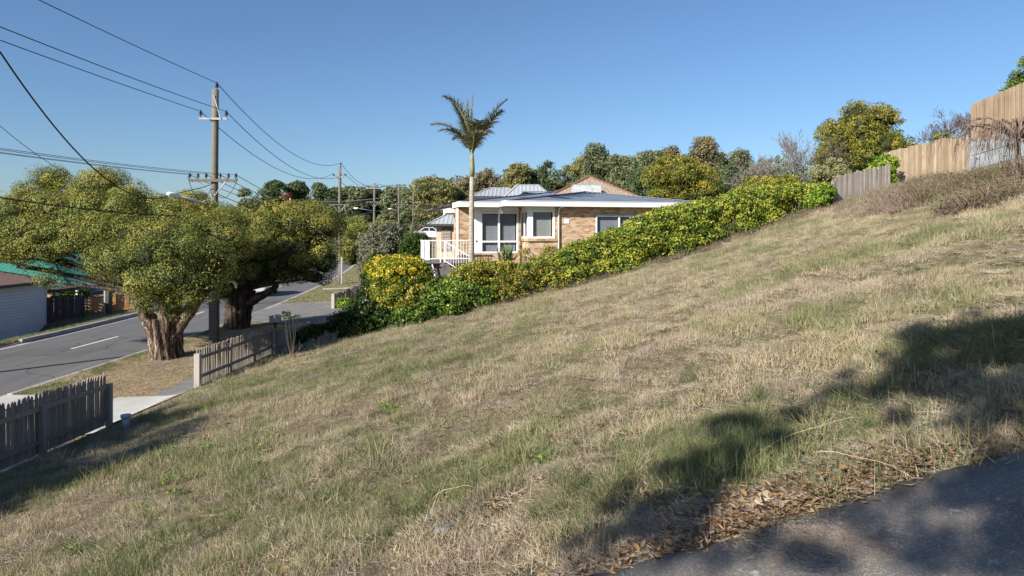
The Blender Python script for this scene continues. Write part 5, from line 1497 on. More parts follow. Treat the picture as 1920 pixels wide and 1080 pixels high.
shrub('ivy_bush', 'bright lime green ivy bush clinging between weathered grey fence and new timber fence', 'ivy', lob=[(P(1655, 322, 32.2), (.5, .4, .6)), (P(1652, 338, 32.0), (.55, .4, .4)), (P(1664, 308, 32.4), (.35, .35, .3)), (P(1636, 332, 31.6), (.3, .3, .4))], mat='lime', seed=52, n=420, per=28, L=.11, W=.08, cr=.16, stems=10)
shrub('ivy_bush', 'lime green ivy tuft at the top end of the hedge', 'ivy', lob=[(P(1545, 362, 29.4), (.4, .4, .3)), (P(1530, 378, 29.2), (.4, .4, .3))], mat='lime', seed=53, n=160, per=26, L=.1, W=.07, cr=.16, stems=10)
shrub('verge_shrub', 'low green plants at foot of the distant grey front fence', 'shrub', lob=plobes([(650, 568, 39.5, 16, 7), (672, 572, 38.5, 20, 8), (690, 575, 37, 14, 8)]), mat='lime', seed=54, n=160, per=26, L=.1, W=.07, cr=.17, stems=5)

# sword leaved plant by the tall window
yx, yy = at(948, 30.5), 30.5; yz = gz(yx, yy)
yu = thing('yucca', (yx, yy, yz), 'spiky sword leaved plant in front of the tall white window', 'plant')
g = np.random.default_rng(9)
mb = MB(); ycz = EYE + (HOR - 492) / F * 30.5
mb.tube([(yx, yy, yz - .1), (yx, yy, ycz)], .09, 8); mb.build('stem', M['bark'], yu)
def blade_leaf(mb, p, d, L, w, droop, n=5):
    d = Vector(d).normalized(); side = d.cross(Vector((0, 0, 1))); side = side.normalized() if side.length > 1e-3 else Vector((1, 0, 0))
    vs = []; q = Vector(p); dd = d.copy()
    for i in range(n + 1):
        f = i / n; ww = w * (1 - f ** 2) * (.6 + .8 * min(1, f * 3)) * .5
        vs += [q + side * ww, q - side * ww]
        dd = (dd + Vector((0, 0, -droop * f))).normalized(); q = q + dd * L / n
    mb.add(vs, [(2 * i, 2 * i + 1, 2 * i + 3, 2 * i + 2) for i in range(n)])
ym = plain('sword_leaf', (0.13, 0.17, 0.06), 0.45, 0.35, 20)
for i in range(70):
    mb = MB(); a = g.random() * 6.28; e = g.uniform(.25, 1.5)
    c = (at(952 + g.normal() * 6, 30.5), 30.5 + g.normal() * .12, ycz + g.random() * .1)
    blade_leaf(mb, c, (math.cos(a) * math.cos(e), math.sin(a) * math.cos(e), math.sin(e)), g.uniform(.65, .95), .05, .12)
    mb.build('leaf', ym, yu)

# ================================================================== PALM
pD = 32.3; pxp = at(883, pD); pz = gz(pxp, pD)
palm = thing('palm_tree', (pxp, pD, pz), 'tall slender palm with ringed grey trunk in front of the brick house', 'palm tree')
zc0 = EYE + (HOR - 330) / F * pD; zc1_ = EYE + (HOR - 283) / F * pD
xt = at(885, pD)
mb = MB(); mb.tube([(pxp, pD, pz - .2), (pxp, pD, pz + .5)] + [(pxp + (xt - pxp) * k / 8, pD, pz + .5 + (zc0 - pz - .5) * k / 8) for k in range(1, 9)], [.19, .155] + list(np.linspace(.15, .105, 8)), 16); mb.build('trunk', M['palm_trunk'], palm)
mb = MB(); mb.tube([(xt, pD, zc0 - .03), (xt, pD, zc0 + .35), (xt, pD, zc0 + .8), (xt, pD, zc1_ + .1)], [.12, .135, .10, .06], 14); mb.build('crownshaft', M['shaft'], palm)
def frond(label_mat, base, mid, tip, width, dry, seed, n=84, hang=.5, fold=.35):
    g = np.random.default_rng(seed)
    b, m_, tp = [np.array(q, dtype=float) for q in (base, mid, tip)]
    ctl = 2 * m_ - (b + tp) / 2
    def pt(s): return b * (1 - s) ** 2 + ctl * 2 * s * (1 - s) + tp * s * s
    mb = MB(); mb.tube([pt(s) for s in np.linspace(0, 1, 9)], list(np.linspace(.028, .006, 9)), 5)
    r_ = mb.build('frond', M['shaft'], palm)
    Vv = []; Ff = []; tn = []
    for i in range(n * 2):
        s = .10 + .88 * (i // 2) / n; side = 1 if i % 2 else -1
        p = pt(s); tg = pt(min(1, s + .02)) - pt(s - .02); tg /= np.linalg.norm(tg) + 1e-9
        # leaflet plane: sideways, hanging a little
        sd = np.cross(tg, [0, 0, 1.0]); 
        if np.linalg.norm(sd) < .25: sd = np.array([0.3, -1, 0])
        sd /= np.linalg.norm(sd); upv = np.cross(sd, tg)
        Ln = width * 1.25 * (math.sin(math.pi * min(1, .12 + s * .86)) ** .7) * g.uniform(.75, 1.1)
        d = tg * g.uniform(.45, .75) + sd * side * g.uniform(.6, .9) + upv * fold + g.normal(size=3) * .10
        d /= np.linalg.norm(d); q = p.copy(); wv = np.cross(d, upv); wv /= np.linalg.norm(wv) + 1e-9
        k0 = len(Vv); w_ = .024
        for j in range(4):
            f = j / 3; ww = w_ * (1 - f * .85)
            Vv += [q + wv * ww, q - wv * ww]
            d = d + np.array([0, 0, -hang * (.5 + f)]) * .45; d /= np.linalg.norm(d)
            q = q + d * Ln / 3
        for j in range(3): Ff.append((k0 + 2 * j, k0 + 2 * j + 1, k0 + 2 * j + 3, k0 + 2 * j + 2))
        tn += [g.random()] * 3
    o = mesh_np('leaflets', np.array(Vv), Ff, M['palm_dry' if dry else 'palm'], None, parent_org[palm.name], tint=tn)
    o.parent = r_; o.location = (0, 0, 0)
def PP(px, py, dy=0.0): return tuple(P(px, py, pD + dy))
fb_ = PP(885, 290)
frond('', fb_, PP(884, 235, -.1), PP(888, 174, -.2), .34, False, 1, hang=.1, fold=.1)
frond('', fb_, PP(880, 232, .2), PP(878, 186, .4), .3, False, 2, hang=.15)
frond('', fb_, PP(867, 214, -.2), PP(828, 180, -.5), .62, False, 3, hang=.55)
frond('', fb_, PP(866, 225, .3), PP(842, 184, .8), .5, False, 4, hang=.5)
frond('', fb_, PP(850, 243, .2), PP(806, 234, .4), .6, True, 5, hang=.7)
frond('', fb_, PP(856, 250, -.5), PP(822, 246, -1.0), .5, False, 6, hang=.7)
frond('', fb_, PP(917, 225, .2), PP(953, 186, .3), .62, False, 7, hang=.45)
frond('', fb_, PP(914, 238, -.4), PP(944, 206, -.8), .6, False, 8, hang=.6)
frond('', fb_, PP(905, 245, .4), PP(935, 228, 1.2), .6, True, 9, hang=.8)
frond('', fb_, PP(893, 240, -1.0), PP(903, 228, -2.0), .6, False, 10, hang=.6)
frond('', fb_, PP(878, 244, 1.0), PP(868, 232, 2.0), .6, False, 11, hang=.6)
frond('', fb_, PP(900, 252, -.6), PP(922, 250, -1.3), .55, True, 12, hang=.9)
frond('', fb_, PP(872, 258, .8), PP(848, 262, 1.2), .5, True, 13, hang=.9)

# ================================================================== TREES BEHIND
GT = 'trees along the skyline'
TL = [
 ('gum_tree', 'small hazy grey tree on the skyline just right of large power pole', 463, 356, 130, 52, 'euc', 'round', None),
 ('pine_tree', 'dark spreading pine at left end of the skyline pair near red tree', 514, 340, 150, 46, 'pine', 'gum', None),
 ('pine_tree', 'dark flat topped pine above the dull red tree', 556, 342, 155, 56, 'pine', 'gum', None),
 ('pine_tree', 'dark rounded pine left of slim pole top', 603, 345, 150, 44, 'pine', 'round', None),
 ('pine_tree', 'low broad dark tree between rounded pine and slim pole', 632, 354, 150, 56, 'pine', 'round', None),
 ('red_tree', 'small dull red leaved tree above the street tree crown', 545, 364, 105, 30, 'redleaf', 'round', None),
 ('wattle_tree', 'ochre green tree right of the dull red tree over street crown', 590, 378, 100, 52, 'olive', 'round', None),
 ('gum_tree', 'grey green gum just right of slim power pole', 664, 352, 150, 62, 'euc', 'gum', None),
 ('gum_tree', 'dark gum behind the lamp of the left distant pole', 712, 355, 155, 66, 'pine', 'round', None),
 ('gum_tree', 'dark green gum between the two distant power poles', 738, 352, 150, 50, 'euc', 'gum', None),
 ('gum_tree', 'bluish gum behind the thin pale pole', 772, 358, 140, 46, 'euc', 'gum', None),
 ('gum_tree', 'big spreading olive gum left of palm trunk', 822, 338, 110, 100, 'euc_olive', 'gum', 'palebark'),
 ('gum_tree', 'olive gum close behind the palm trunk', 862, 352, 115, 60, 'euc_olive', 'round', None),
 ('gum_tree', 'brown topped tree just right of the palm trunk', 905, 345, 105, 56, 'euc_brown', 'gum', None),
 ('gum_tree', 'reddish brown thin tree behind palm trunk', 870, 333, 120, 34, 'euc_brown', 'gum', None),
 ('gum_tree', 'rounded brown green tree above the left grey roof', 918, 320, 100, 60, 'euc_brown', 'round', None),
 ('gum_tree', 'olive tree with feathery top above the grey roof', 966, 312, 98, 62, 'euc_olive', 'gum', 'palebark'),
 ('gum_tree', 'greyish tree between feathery tree and dark tree above grey roof', 1000, 320, 100, 40, 'euc', 'gum', None),
 ('gum_tree', 'dark bushy tree above the right grey roof', 1024, 302, 96, 40, 'pine', 'tall', None),
 ('gum_tree', 'low grey tree in the skyline dip left of tiled roof', 1062, 312, 100, 46, 'euc', 'round', 'palebark'),
 ('gum_tree', 'high gum with a separate topmost tuft above tiled roof', 1120, 270, 92, 62, 'euc', 'gum', 'palebark'),
 ('gum_tree', 'full grey green gum right of the topmost tuft', 1165, 292, 90, 70, 'euc', 'gum', None),
 ('gum_tree', 'olive gum behind left side of brown tiled roof', 1098, 298, 95, 56, 'euc_olive', 'round', None),
 ('gum_tree', 'open crowned gum over right end of brown tiled roof', 1222, 285, 88, 74, 'euc', 'gum', 'palebark'),
 ('gum_tree', 'brown gum directly above autumn coloured round tree', 1262, 276, 88, 46, 'euc_brown', 'gum', None),
 ('gum_tree', 'tall gum with flat brown tufts, highest above autumn coloured round tree', 1318, 258, 85, 60, 'euc_brown', 'gum', 'palebark'),
 ('gum_tree', 'dark gum right of the tall flat tufted gum', 1350, 282, 84, 54, 'euc', 'tall', None),
 ('gum_tree', 'dark green gum behind the grey bare thicket', 1386, 284, 86, 62, 'euc', 'round', None),
 ('gum_tree', 'dark tree low behind blue-grey roof right slope', 1205, 318, 80, 60, 'pine', 'gum', None),
 ('gum_tree', 'dark tree between autumn round tree and bare thicket', 1372, 318, 66, 60, 'pine', 'round', None),
]
for i, (nm, lab, px, tp, D, wp, mt_, kd, bk) in enumerate(TL):
    tree(nm, lab, 'tree', px, tp, D, wp * 1.28, mt_, kd, 100 + i, bk or 'bark', GT, dens=1.0, topdry=.15, cr=max(.45, wp / F * D * .06))
tree('autumn_tree', 'dense round yellow green autumn tree behind the right slope of blue-grey roof', 'tree', 1277, 296, 52, 150, 'autumn', 'round', 201, nl=18, cr=.33, dens=1.7, topdry=.25)
tree('autumn_tree', 'large yellow and orange flecked tree behind the ivy bush and new fence', 'tree', 1617, 196, 41, 172, 'autumn', 'round', 202, nl=24, cr=.26, dens=2.3, topdry=.2, base_z=6.8, trunk_h=.1)
tree('variegated_shrub', 'pale variegated leafy shrub behind top of the hedge', 'shrub', 1556, 300, 36.5, 90, 'pale', 'round', 203, nl=9, cr=.2, base_z=5.7, trunk_h=.05)
tree('green_tree', 'small green bush under the bare purple tree behind new timber fence', 'shrub', 1775, 250, 39, 60, 'ivy', 'round', 204, cr=.2, base_z=6.9, trunk_h=.1)
tree('dark_leafed_tree', 'dark leafed tree poking above tall brown fence at right edge', 'tree', 1960, 96, 31, 120, 'ivy', 'round', 205, cr=.22, base_z=8.4, trunk_h=.3)
tree('olive_bush', 'olive bush behind the hedge top beneath grey bare thicket', 'shrub', 1440, 335, 40, 110, 'olive', 'round', 206, cr=.22, trunk_h=.05)
bare('bare_tree', 'grey leafless tree rising left of the large orange flecked tree', 'tree', (at(1490, 44), 44, 6.2), 5.4, .75, 'twig_grey', 31, 6, 3, .08, thin=.012)
bare('bare_thicket', 'dense grey leafless thicket behind hedge left of pale variegated shrub', 'shrub', (at(1430, 42), 42, 5.4), 3.9, 1.0, 'twig_grey', 32, 6, 3, .06, thin=.012, up=.2)
bare('bare_thicket', 'leafless grey branches leaning left above the hedge centre', 'shrub', (at(1462, 40), 40, 5.5), 4.0, .95, 'twig_grey', 36, 6, 3, .06, thin=.012, lean=(-.4, 0))
bare('bare_thicket', 'brown leafless branches at left side of large orange flecked tree', 'shrub', (at(1545, 40), 40, 6.2), 4.2, .8, 'twig_purple', 37, 5, 3, .06, thin=.012)
bare('bare_tree', 'purple brown leafless tree above the new timber fence', 'tree', (at(1770, 41), 41, 7.3), 5.0, .95, 'twig_purple', 33, 6, 3, .09, thin=.012, lean=(.1, 0))
bare('bare_tree', 'purple leafless branches touching the corner of tall brown fence', 'tree', (at(1835, 38), 38, 7.6), 4.6, .9, 'twig_purple', 38, 6, 3, .07, thin=.011)
wx, wy, wz = hit(1908, 350)
def weeping(base, H, W, seed):
    g = random.Random(seed); x, y, z = base
    t = thing('weeping_tree', tuple(base), 'small weeping bare tree with drooping brown twigs before the retaining wall', 'tree')
    mt = MB(); mt.tube([(x, y, z - .2), (x + .03, y, z + H * .3), (x - .02, y + .03, z + H * .62)], [.085, .07, .055], 9, fold=.05); mt.build('trunk', M['bark'], t)
    ms = MB(); top = Vector((x, y, z + H * .6))
    for i in range(26):
        a = g.uniform(0, 6.28); rr = W * g.uniform(.45, 1.0); h = H * g.uniform(.78, 1.0)
        e = Vector((x + math.cos(a) * rr, y + math.sin(a) * rr * .8, z + H * g.uniform(.35, .62)))
        m_ = Vector((x + math.cos(a) * rr * .62, y + math.sin(a) * rr * .5, z + h + .25))
        pts = [top * (1 - s_) ** 2 + m_ * 2 * s_ * (1 - s_) + e * s_ * s_ + Vector((g.uniform(-.05, .05), g.uniform(-.05, .05), g.uniform(-.04, .04))) for s_ in np.linspace(0, 1, 8)]
        ms.tube(pts, list(np.linspace(.026, .007, 8)), 4, cap=False)
        for k in range(24):
            p = pts[g.randrange(2, 8)]; L = g.uniform(.35, 1.0) * H * .28
            d = Vector((math.cos(a) + g.uniform(-.9, .9), math.sin(a) + g.uniform(-.9, .9), g.uniform(-.2, .9))) * .5
            q1_ = p + d * L * .5; q2_ = q1_ + Vector((d.x * .3, d.y * .3, -.75)) * L
            ms.tube([p, q1_, q2_, q2_ + Vector((g.uniform(-.06, .06), 0, -.3 * L))], [.008, .007, .005, .003], 3, cap=False)
            if k % 3 == 0: ms.tube([q1_, q1_ + Vector((g.uniform(-.3, .3), g.uniform(-.3, .3), -.2)) * L * 1.5], [.005, .003], 3, cap=False)
    ms.build('branches', M['twig_brown'], t)
weeping((wx, wy, wz), (EYE + (HOR - 200) / F * wy) - wz, 2.0, 34)
# far wood that reads as one mass
def far_wood():
    g = np.random.default_rng(77); lob = []
    for i in range(360):
        px = g.uniform(380, 1700); D = g.uniform(170, 230)
        top = np.interp(px, [380, 470, 490, 700, 820, 900, 1000, 1100, 1300, 1400, 1700], [408, 394, 370, 360, 352, 338, 326, 311, 297, 304, 318]) + g.normal() * 8
        zt = EYE + (HOR - top) / F * D
        for k in range(3):
            z = zt - 2.4 - k * 3.6 - g.random() * 2
            lob.append(((at(px, D) + g.normal() * 2, D + g.normal() * 2, z), (3.6, 3.6, 2.8)))
    V_ = crown_points(lob, 1.1, 6500, 30, g, fill=.05)
    V, Fq = leaf_quads(V_[0], V_[1], .6, .4, g)
    o = mesh_np('distant_wood', V, Fq, M['euc'], None, (0, 190, 5), tint=np.clip(.4 + (V_[2] - .5) * .7 + (g.random(len(V_[0])) - .5) * .4, 0, 1))
    tag(o, 'distant grey green wood closing the horizon', 'wood', kind='stuff')
far_wood()

# leafy tree behind the photographer: its dappled shade falls on the driveway and the grass
sx_, sy_ = -3.6, -5.2
zsh = float(gz(sx_, sy_))
ts = thing('shade_tree', (sx_, sy_, zsh), 'leafy tree standing behind the camera that dapples the driveway with shade', 'tree')
lobes_s = []
g = np.random.default_rng(88)
# clump centres chosen above the shaded places along the sun's direction
SD = np.array([.67, .743, -math.tan(R(SUN_EL))])
for (px, py, r_) in ((1790, 660, .42), (1860, 640, .36), (1720, 700, .30), (1700, 640, .16), (1880, 740, .30), (1810, 745, .25), (1650, 745, .16), (1590, 730, .13), (1880, 690, .3), (1500, 790, .13), (1390, 800, .16), (1360, 860, .20), (1460, 830, .12), (1300, 900, .18), (1240, 950, .16), (1200, 1010, .20), (1130, 1040, .16), (1150, 960, .12), (1280, 990, .12), (1340, 950, .12),
                     (1900, 800, .16), (1780, 1050, .10), (1905, 910, .12), (1500, 1060, .09), (1640, 1010, .06), (1720, 940, .05), (1350, 1068, .07), (1900, 1020, .12), (1440, 1015, .06), (1850, 965, .16), (1700, 1045, .11), (1610, 965, .08), (1900, 870, .10), (1780, 930, .07), (1560, 1065, .07), (1870, 1060, .10), (1480, 1040, .06), (1250, 1065, .08), (1730, 1005, .06), (1840, 905, .07), (1820, 1060, .06)):
    hx5, hy5, hz5 = hit(px, py)
    tt_ = 9.6 + g.normal() * .7
    c_ = np.array([hx5 - SD[0] * tt_, hy5 - SD[1] * tt_, hz5 - SD[2] * tt_])
    lobes_s.append((tuple(c_), (r_ * 1.0, r_ * 1.0, r_ * .8)))
    for _ in range(5 if r_ > .12 else 1):
        d_ = g.normal(size=3); d_ /= np.linalg.norm(d_); r2_ = max(.035, r_ * g.uniform(.18, .4))
        lobes_s.append((tuple(c_ + d_ * r_ * g.uniform(1.1, 2.1)), (r2_, r2_, r2_)))
crown_mesh('crown', lobes_s, M['ivy'], ts, (sx_, sy_, zsh), .07, 900, 13, .075, .045, 89, fill=.5, outer=(.4, 1.2))
mb = MB(); mb.tube([(sx_, sy_, zsh - .2), (sx_, sy_, 6.6)], [.2, .13], 10); mb.build('trunk', M['bark'], ts)
mb = MB(); limbs(mb, (sx_, sy_, 6.4), lobes_s[:12], .02, 3, 0); mb.build('branches', M['bark'], ts)
# third street tree, left of the frame: its crown shades the near picket fence and the grass below it
b0_ = (-13.0, 6.0); z0_ = gz(*b0_)
t0_ = thing('street_tree', (b0_[0], b0_[1], z0_), 'street tree past the left edge whose shade covers the near picket fence', 'tree', 'golden street trees on the grass verge')
g = np.random.default_rng(91); lob0 = []
for i in range(26):
    lob0.append(((g.uniform(-15.2, -11.4), g.uniform(2.0, 7.8), g.uniform(2.9, 5.2)), (1.0, 1.0, .75)))
crown_mesh('crown', lob0, M['golden'], t0_, (b0_[0], b0_[1], z0_), .3, 1500, 44, .10, .06, 92, fill=.3)
knotty((b0_[0], b0_[1], z0_), 3.0, [((-14.2, 5.0, 3.6), .35), ((-12.0, 6.8, 3.6), .35), ((-13.0, 4.2, 3.8), .3)], M['paperbark'], t0_, 1.6, .55)

# ================================================================== SMALL THINGS ON THE BLOCK
def rock(name, label, px, py, size, mat, seed, flat=.7, sink=.3):
    x, y, z = hit(px, py); g = np.random.default_rng(seed)
    t = bmesh_ico(size, g, flat)
    t.name = name; t.data.name = name; t.data.materials.append(mat)
    t.location = (x, y, z + size * flat * (1 - sink) * .5); tag(t, label, 'stone')
    return t
import bmesh
def bmesh_ico(size, g, flat):
    bm = bmesh.new(); bmesh.ops.create_icosphere(bm, subdivisions=3, radius=size / 2)
    ph = g.random(3) * 9
    for v in bm.verts:
        n = 1 + .22 * math.sin(v.co.x * 9 / size + ph[0]) * math.cos(v.co.y * 8 / size + ph[1]) + .10 * math.sin(v.co.z * 17 / size + ph[2])
        v.co *= n; v.co.z *= flat
        v.co.z = max(v.co.z, -size * flat * .3)
    me = bpy.data.meshes.new('r'); bm.to_mesh(me); bm.free()
    me.polygons.foreach_set('use_smooth', [True] * len(me.polygons))
    o = bpy.data.objects.new('r', me); C.objects.link(o); o.rotation_euler = (0, 0, g.random() * 6); return o
rock('stone', 'pale rounded stone among brown leaves at the driveway edge', 1437, 952, .10, M['stone'], 1, .9)
rock('stone', 'flat grey stone lying in the grass at bottom centre', 836, 998, .13, M['greystone'], 2, .4)
hx_, hy_, hz_ = hit(1330, 990); hx2, hy2, hz2 = hit(1383, 962)
mb = MB(); mb.tube([(hx_ - .05, hy_ - .02, hz_ - .02), (hx_ + .03, hy_, hz_ + .03), ((hx_ + hx2) / 2 + .02, (hy_ + hy2) / 2 - .02, (hz_ + hz2) / 2 + .04), (hx2, hy2, hz2 + .045), (hx2 + .02, hy2 + .06, hz2 + .0)], .012, 10)
tag(mb.build('irrigation_pipe', M['rubber'], origin=(hx_, hy_, hz_)), 'short black plastic pipe curving out of leaf litter by the driveway', 'pipe')
cx_, cy2, cz_ = hit(236, 800)
wm = thing('service_riser', (cx_, cy2, cz_), 'small blue-grey plastic riser with cap standing beside the concrete pad', 'riser')
MB().cyl((cx_, cy2, cz_ - .05), .07, .26, 14).build('pipe', M['pvc'], wm)
MB().cyl((cx_, cy2, cz_ + .19), .10, .06, 14).build('cap', M['pvc'], wm)
# young sapling by the fence
bx3, by3, bz3 = hit(551, 672)
bare('sapling', 'thin reddish sapling with a few twigs at foot of the shaded fence', 'sapling', (bx3, by3, bz3), .85, .6, 'twig_brown', 35, 3, 2, .02, thin=.007, up=.6)
sp = thing('sapling', (bx3 - .2, by3 - .1, bz3), 'slender dark leaved sapling rising in front of letterbox', 'sapling')
g = random.Random(12); mb = MB(); Vl = []
for k in range(5):
    top = Vector(P(g.uniform(528, 575), g.uniform(588, 600), by3 - .1)); b_ = Vector((bx3 - .05, by3 - .1, bz3))
    mb.tube([b_, b_.lerp(top, .5) + Vector((g.uniform(-.1, .1), 0, 0)), top], [.008, .006, .003], 4, cap=False)
    Vl.append((tuple(top), (.16, .12, .06)))
mb.build('stems', M['bark'], sp)
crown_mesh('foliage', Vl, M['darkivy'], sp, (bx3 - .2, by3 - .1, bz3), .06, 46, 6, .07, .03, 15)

# long fallen stalks across the grass
sm = plain('dry_stalk', (0.50, 0.42, 0.27), 0.8, 0.2, 8)
for i, (a, b, lab) in enumerate(((((1430, 862), (1625, 800)), None, 'long pale dry stalk lying in the grass above the driveway shade'), (((1515, 870), (1705, 915)), None, 'long pale dry stalk lying over brown leaves at the driveway edge'), (((1560, 668), (1650, 640)), None, 'pale dry stalk on the sunlit slope above the shaded grass'),
                                 (((810, 950), (890, 930)), None, 'short bent yellow stalk in the green tuft at bottom centre'), (((1640, 655), (1740, 622)), None, 'thin pale stalk on the slope left of the shaded tussock'))):
    (p_, q_) = a; A_ = Vector(hit(*p_)); B_ = Vector(hit(*q_))
    mb = MB(); pts = [A_.lerp(B_, f) + Vector((0, 0, .05 + .05 * math.sin(f * 3.1) + .01 * math.sin(f * 9))) for f in np.linspace(0, 1, 8)]
    mb.tube(pts, list(np.linspace(.0024, .0012, 8)), 5)
    tag(mb.build('dry_stalk', sm, origin=tuple(A_)), lab, 'stalk', 'long dry stalks lying on the grass')

# ================================================================== GRASS
lib = bpy.data.collections.new('grass_library')          # not linked: only sources for the ground cover
def blades(name, mat, n, rad, h, wd, seed, lean=.5, droop=.4, flat=0.0, seg=2, tlo=0.0, thi=1.0):
    g = np.random.default_rng(seed)
    V = []; Fq = []; T = []
    a = g.random(n) * 6.283; r = rad * np.sqrt(g.random(n))
    for i in range(n):
        p = np.array([math.cos(a[i]) * r[i], math.sin(a[i]) * r[i], -.01])
        az = g.random() * 6.283 if g.random() < .6 else a[i]
        ln = g.normal() * lean * .5 + lean * .5
        d = np.array([math.cos(az) * ln, math.sin(az) * ln, 1.0 - flat * g.uniform(.6, 1.0)]); d /= np.linalg.norm(d)
        L = h * g.uniform(.45, 1.15); s = np.cross(d, [math.sin(az * 3), math.cos(az * 3), .2]); s /= np.linalg.norm(s) + 1e-9
        w_ = wd * g.uniform(.6, 1.3); k0 = len(V); q = p.copy()
        for j in range(seg + 1):
            f = j / seg; ww = w_ * .5 * (1 - f * .88)
            V += [q - s * ww, q + s * ww]
            d = d + np.array([math.cos(az), math.sin(az), -.9]) * droop * .5 * g.uniform(.2, 1); d /= np.linalg.norm(d)
            q = q + d * L / seg
        t = g.uniform(tlo, thi)
        for j in range(seg): Fq.append((k0 + 2 * j, k0 + 2 * j + 1, k0 + 2 * j + 3, k0 + 2 * j + 2)); T.append(t)
    o = mesh_np(name, np.array(V), Fq, mat, tint=T)
    C.objects.unlink(o); lib.objects.link(o); return o

def scatter(name, label, cat, variants, pts, rot, sc, vi, grn):
    """ground cover: many instances of a few tufts, placed on the terrain"""
    sub = bpy.data.collections.new(name + '_sources')
    for v in variants: sub.objects.link(v)
    order = sorted([v.name for v in variants])
    remap = {variants.index(v): order.index(v.name) for v in variants}
    vi = np.array([remap[int(k)] for k in vi], dtype=np.int32)
    me = bpy.data.meshes.new(name)
    me.vertices.add(len(pts)); me.vertices.foreach_set('co', np.asarray(pts, dtype=np.float32).ravel())
    a = me.attributes.new('rot', 'FLOAT_VECTOR', 'POINT'); a.data.foreach_set('vector', np.asarray(rot, dtype=np.float32).ravel())
    a = me.attributes.new('sc', 'FLOAT', 'POINT'); a.data.foreach_set('value', np.asarray(sc, dtype=np.float32))
    a = me.attributes.new('vi', 'INT', 'POINT'); a.data.foreach_set('value', vi)
    a = me.attributes.new('grn', 'FLOAT', 'POINT'); a.data.foreach_set('value', np.asarray(grn, dtype=np.float32))
    o = bpy.data.objects.new(name, me); C.objects.link(o)
    ng = bpy.data.node_groups.new(name + '_nodes', 'GeometryNodeTree')
    ng.interface.new_socket('Geometry', in_out='INPUT', socket_type='NodeSocketGeometry')
    ng.interface.new_socket('Geometry', in_out='OUTPUT', socket_type='NodeSocketGeometry')
    N = ng.nodes; gi = N.new('NodeGroupInput'); go = N.new('NodeGroupOutput')
    ci = N.new('GeometryNodeCollectionInfo'); ci.inputs['Collection'].default_value = sub
    ci.inputs['Separate Children'].default_value = True; ci.inputs['Reset Children'].default_value = True
    ip = N.new('GeometryNodeInstanceOnPoints'); ip.inputs['Pick Instance'].default_value = True
    def na(nm, ty):
        x = N.new('GeometryNodeInputNamedAttribute'); x.data_type = ty; x.inputs['Name'].default_value = nm
        return [s_ for s_ in x.outputs if s_.enabled and s_.name == 'Attribute'][0]
    er = N.new('FunctionNodeEulerToRotation')
    ng.links.new(na('rot', 'FLOAT_VECTOR'), er.inputs[0])
    ng.links.new(gi.outputs[0], ip.inputs['Points']); ng.links.new(ci.outputs[0], ip.inputs['Instance'])
    ng.links.new(na('vi', 'INT'), ip.inputs['Instance Index']); ng.links.new(er.outputs[0], ip.inputs['Rotation'])
    ng.links.new(na('sc', 'FLOAT'), ip.inputs['Scale'])
    ng.links.new(ip.outputs[0], go.inputs[0])
    md = o.modifiers.new('scatter', 'NODES'); md.node_group = ng
    tag(o, label, cat, kind='stuff')
    return o

def slope_rot(x, y, g, k=.5):
    """tilt tufts half way to the slope"""
    e = .2
    dx = (G(x + e, y) - G(x - e, y)) / (2 * e); dy = (G(x, y + e) - G(x, y - e)) / (2 * e)
    n = len(x)
    r = np.zeros((n, 3))
    r[:, 2] = g.random(n) * 6.283
    # small random lean (rotation is applied after the spin)
    r[:, 0] = g.normal(size=n) * .12; r[:, 1] = g.normal(size=n) * .12
    return r

def lot_mask(x, y):
    m = (x > FX + .25) & (x < 19.0)
    m &= y < 25.0 + (x + 8.8) * .2 + .9
    m &= np.where(x > 13.8, y < 29.7 + (x - 13.8) * .62, True)
    m &= y > drive_edge(x) + .02
    return m

def greenness(x, y):
    n = fbm(x * .55 + 3.1, y * .55, 4)
    n2 = fbm(x * 2.1, y * 2.1 + 5, 3)
    g_ = (n - .5) * 2.2 + (n2 - .5) * 1.7 + .31
    # greener patches seen in the photograph
    for px, py, rx, ry, v in GP:
        hx3, hy3, _ = px, py, 0
        g_ += v * .85 * np.exp(-(((x - hx3) / rx) ** 2 + ((y - hy3) / ry) ** 2))
    return np.clip(g_, 0, 1)
GP = []
for px, py, rx, ry, v in ((1700, 455, 2.6, .8, .6), (1860, 410, 1.5, .7, .5), (1560, 490, 1.6, .7, .4), (480, 740, 2.2, 1.6, .45), (600, 690, 2.2, 1.4, .35), (250, 860, .8, .9, .5), (520, 930, 1.0, .6, .35), (830, 900, .8, .6, .45), (1080, 920, .6, .45, .5), (1780, 660, .8, .5, .7), (1350, 830, .6, .4, .5), (900, 600, 3, 1.2, .15),
                          (1100, 640, 3.0, 1.6, -.25), (1500, 560, 3.0, 1.6, -.35), (1300, 700, 1.5, 1.2, -.15), (700, 760, 1.6, 1.0, -.25), (1600, 420, 4, 1.5, -.3), (120, 960, .8, .5, -.3), (1000, 1050, .7, .3, -.4), (600, 1040, .7, .3, -.35)):
    a_ = hit(px, py); GP.append((a_[0], a_[1], rx, ry, v))

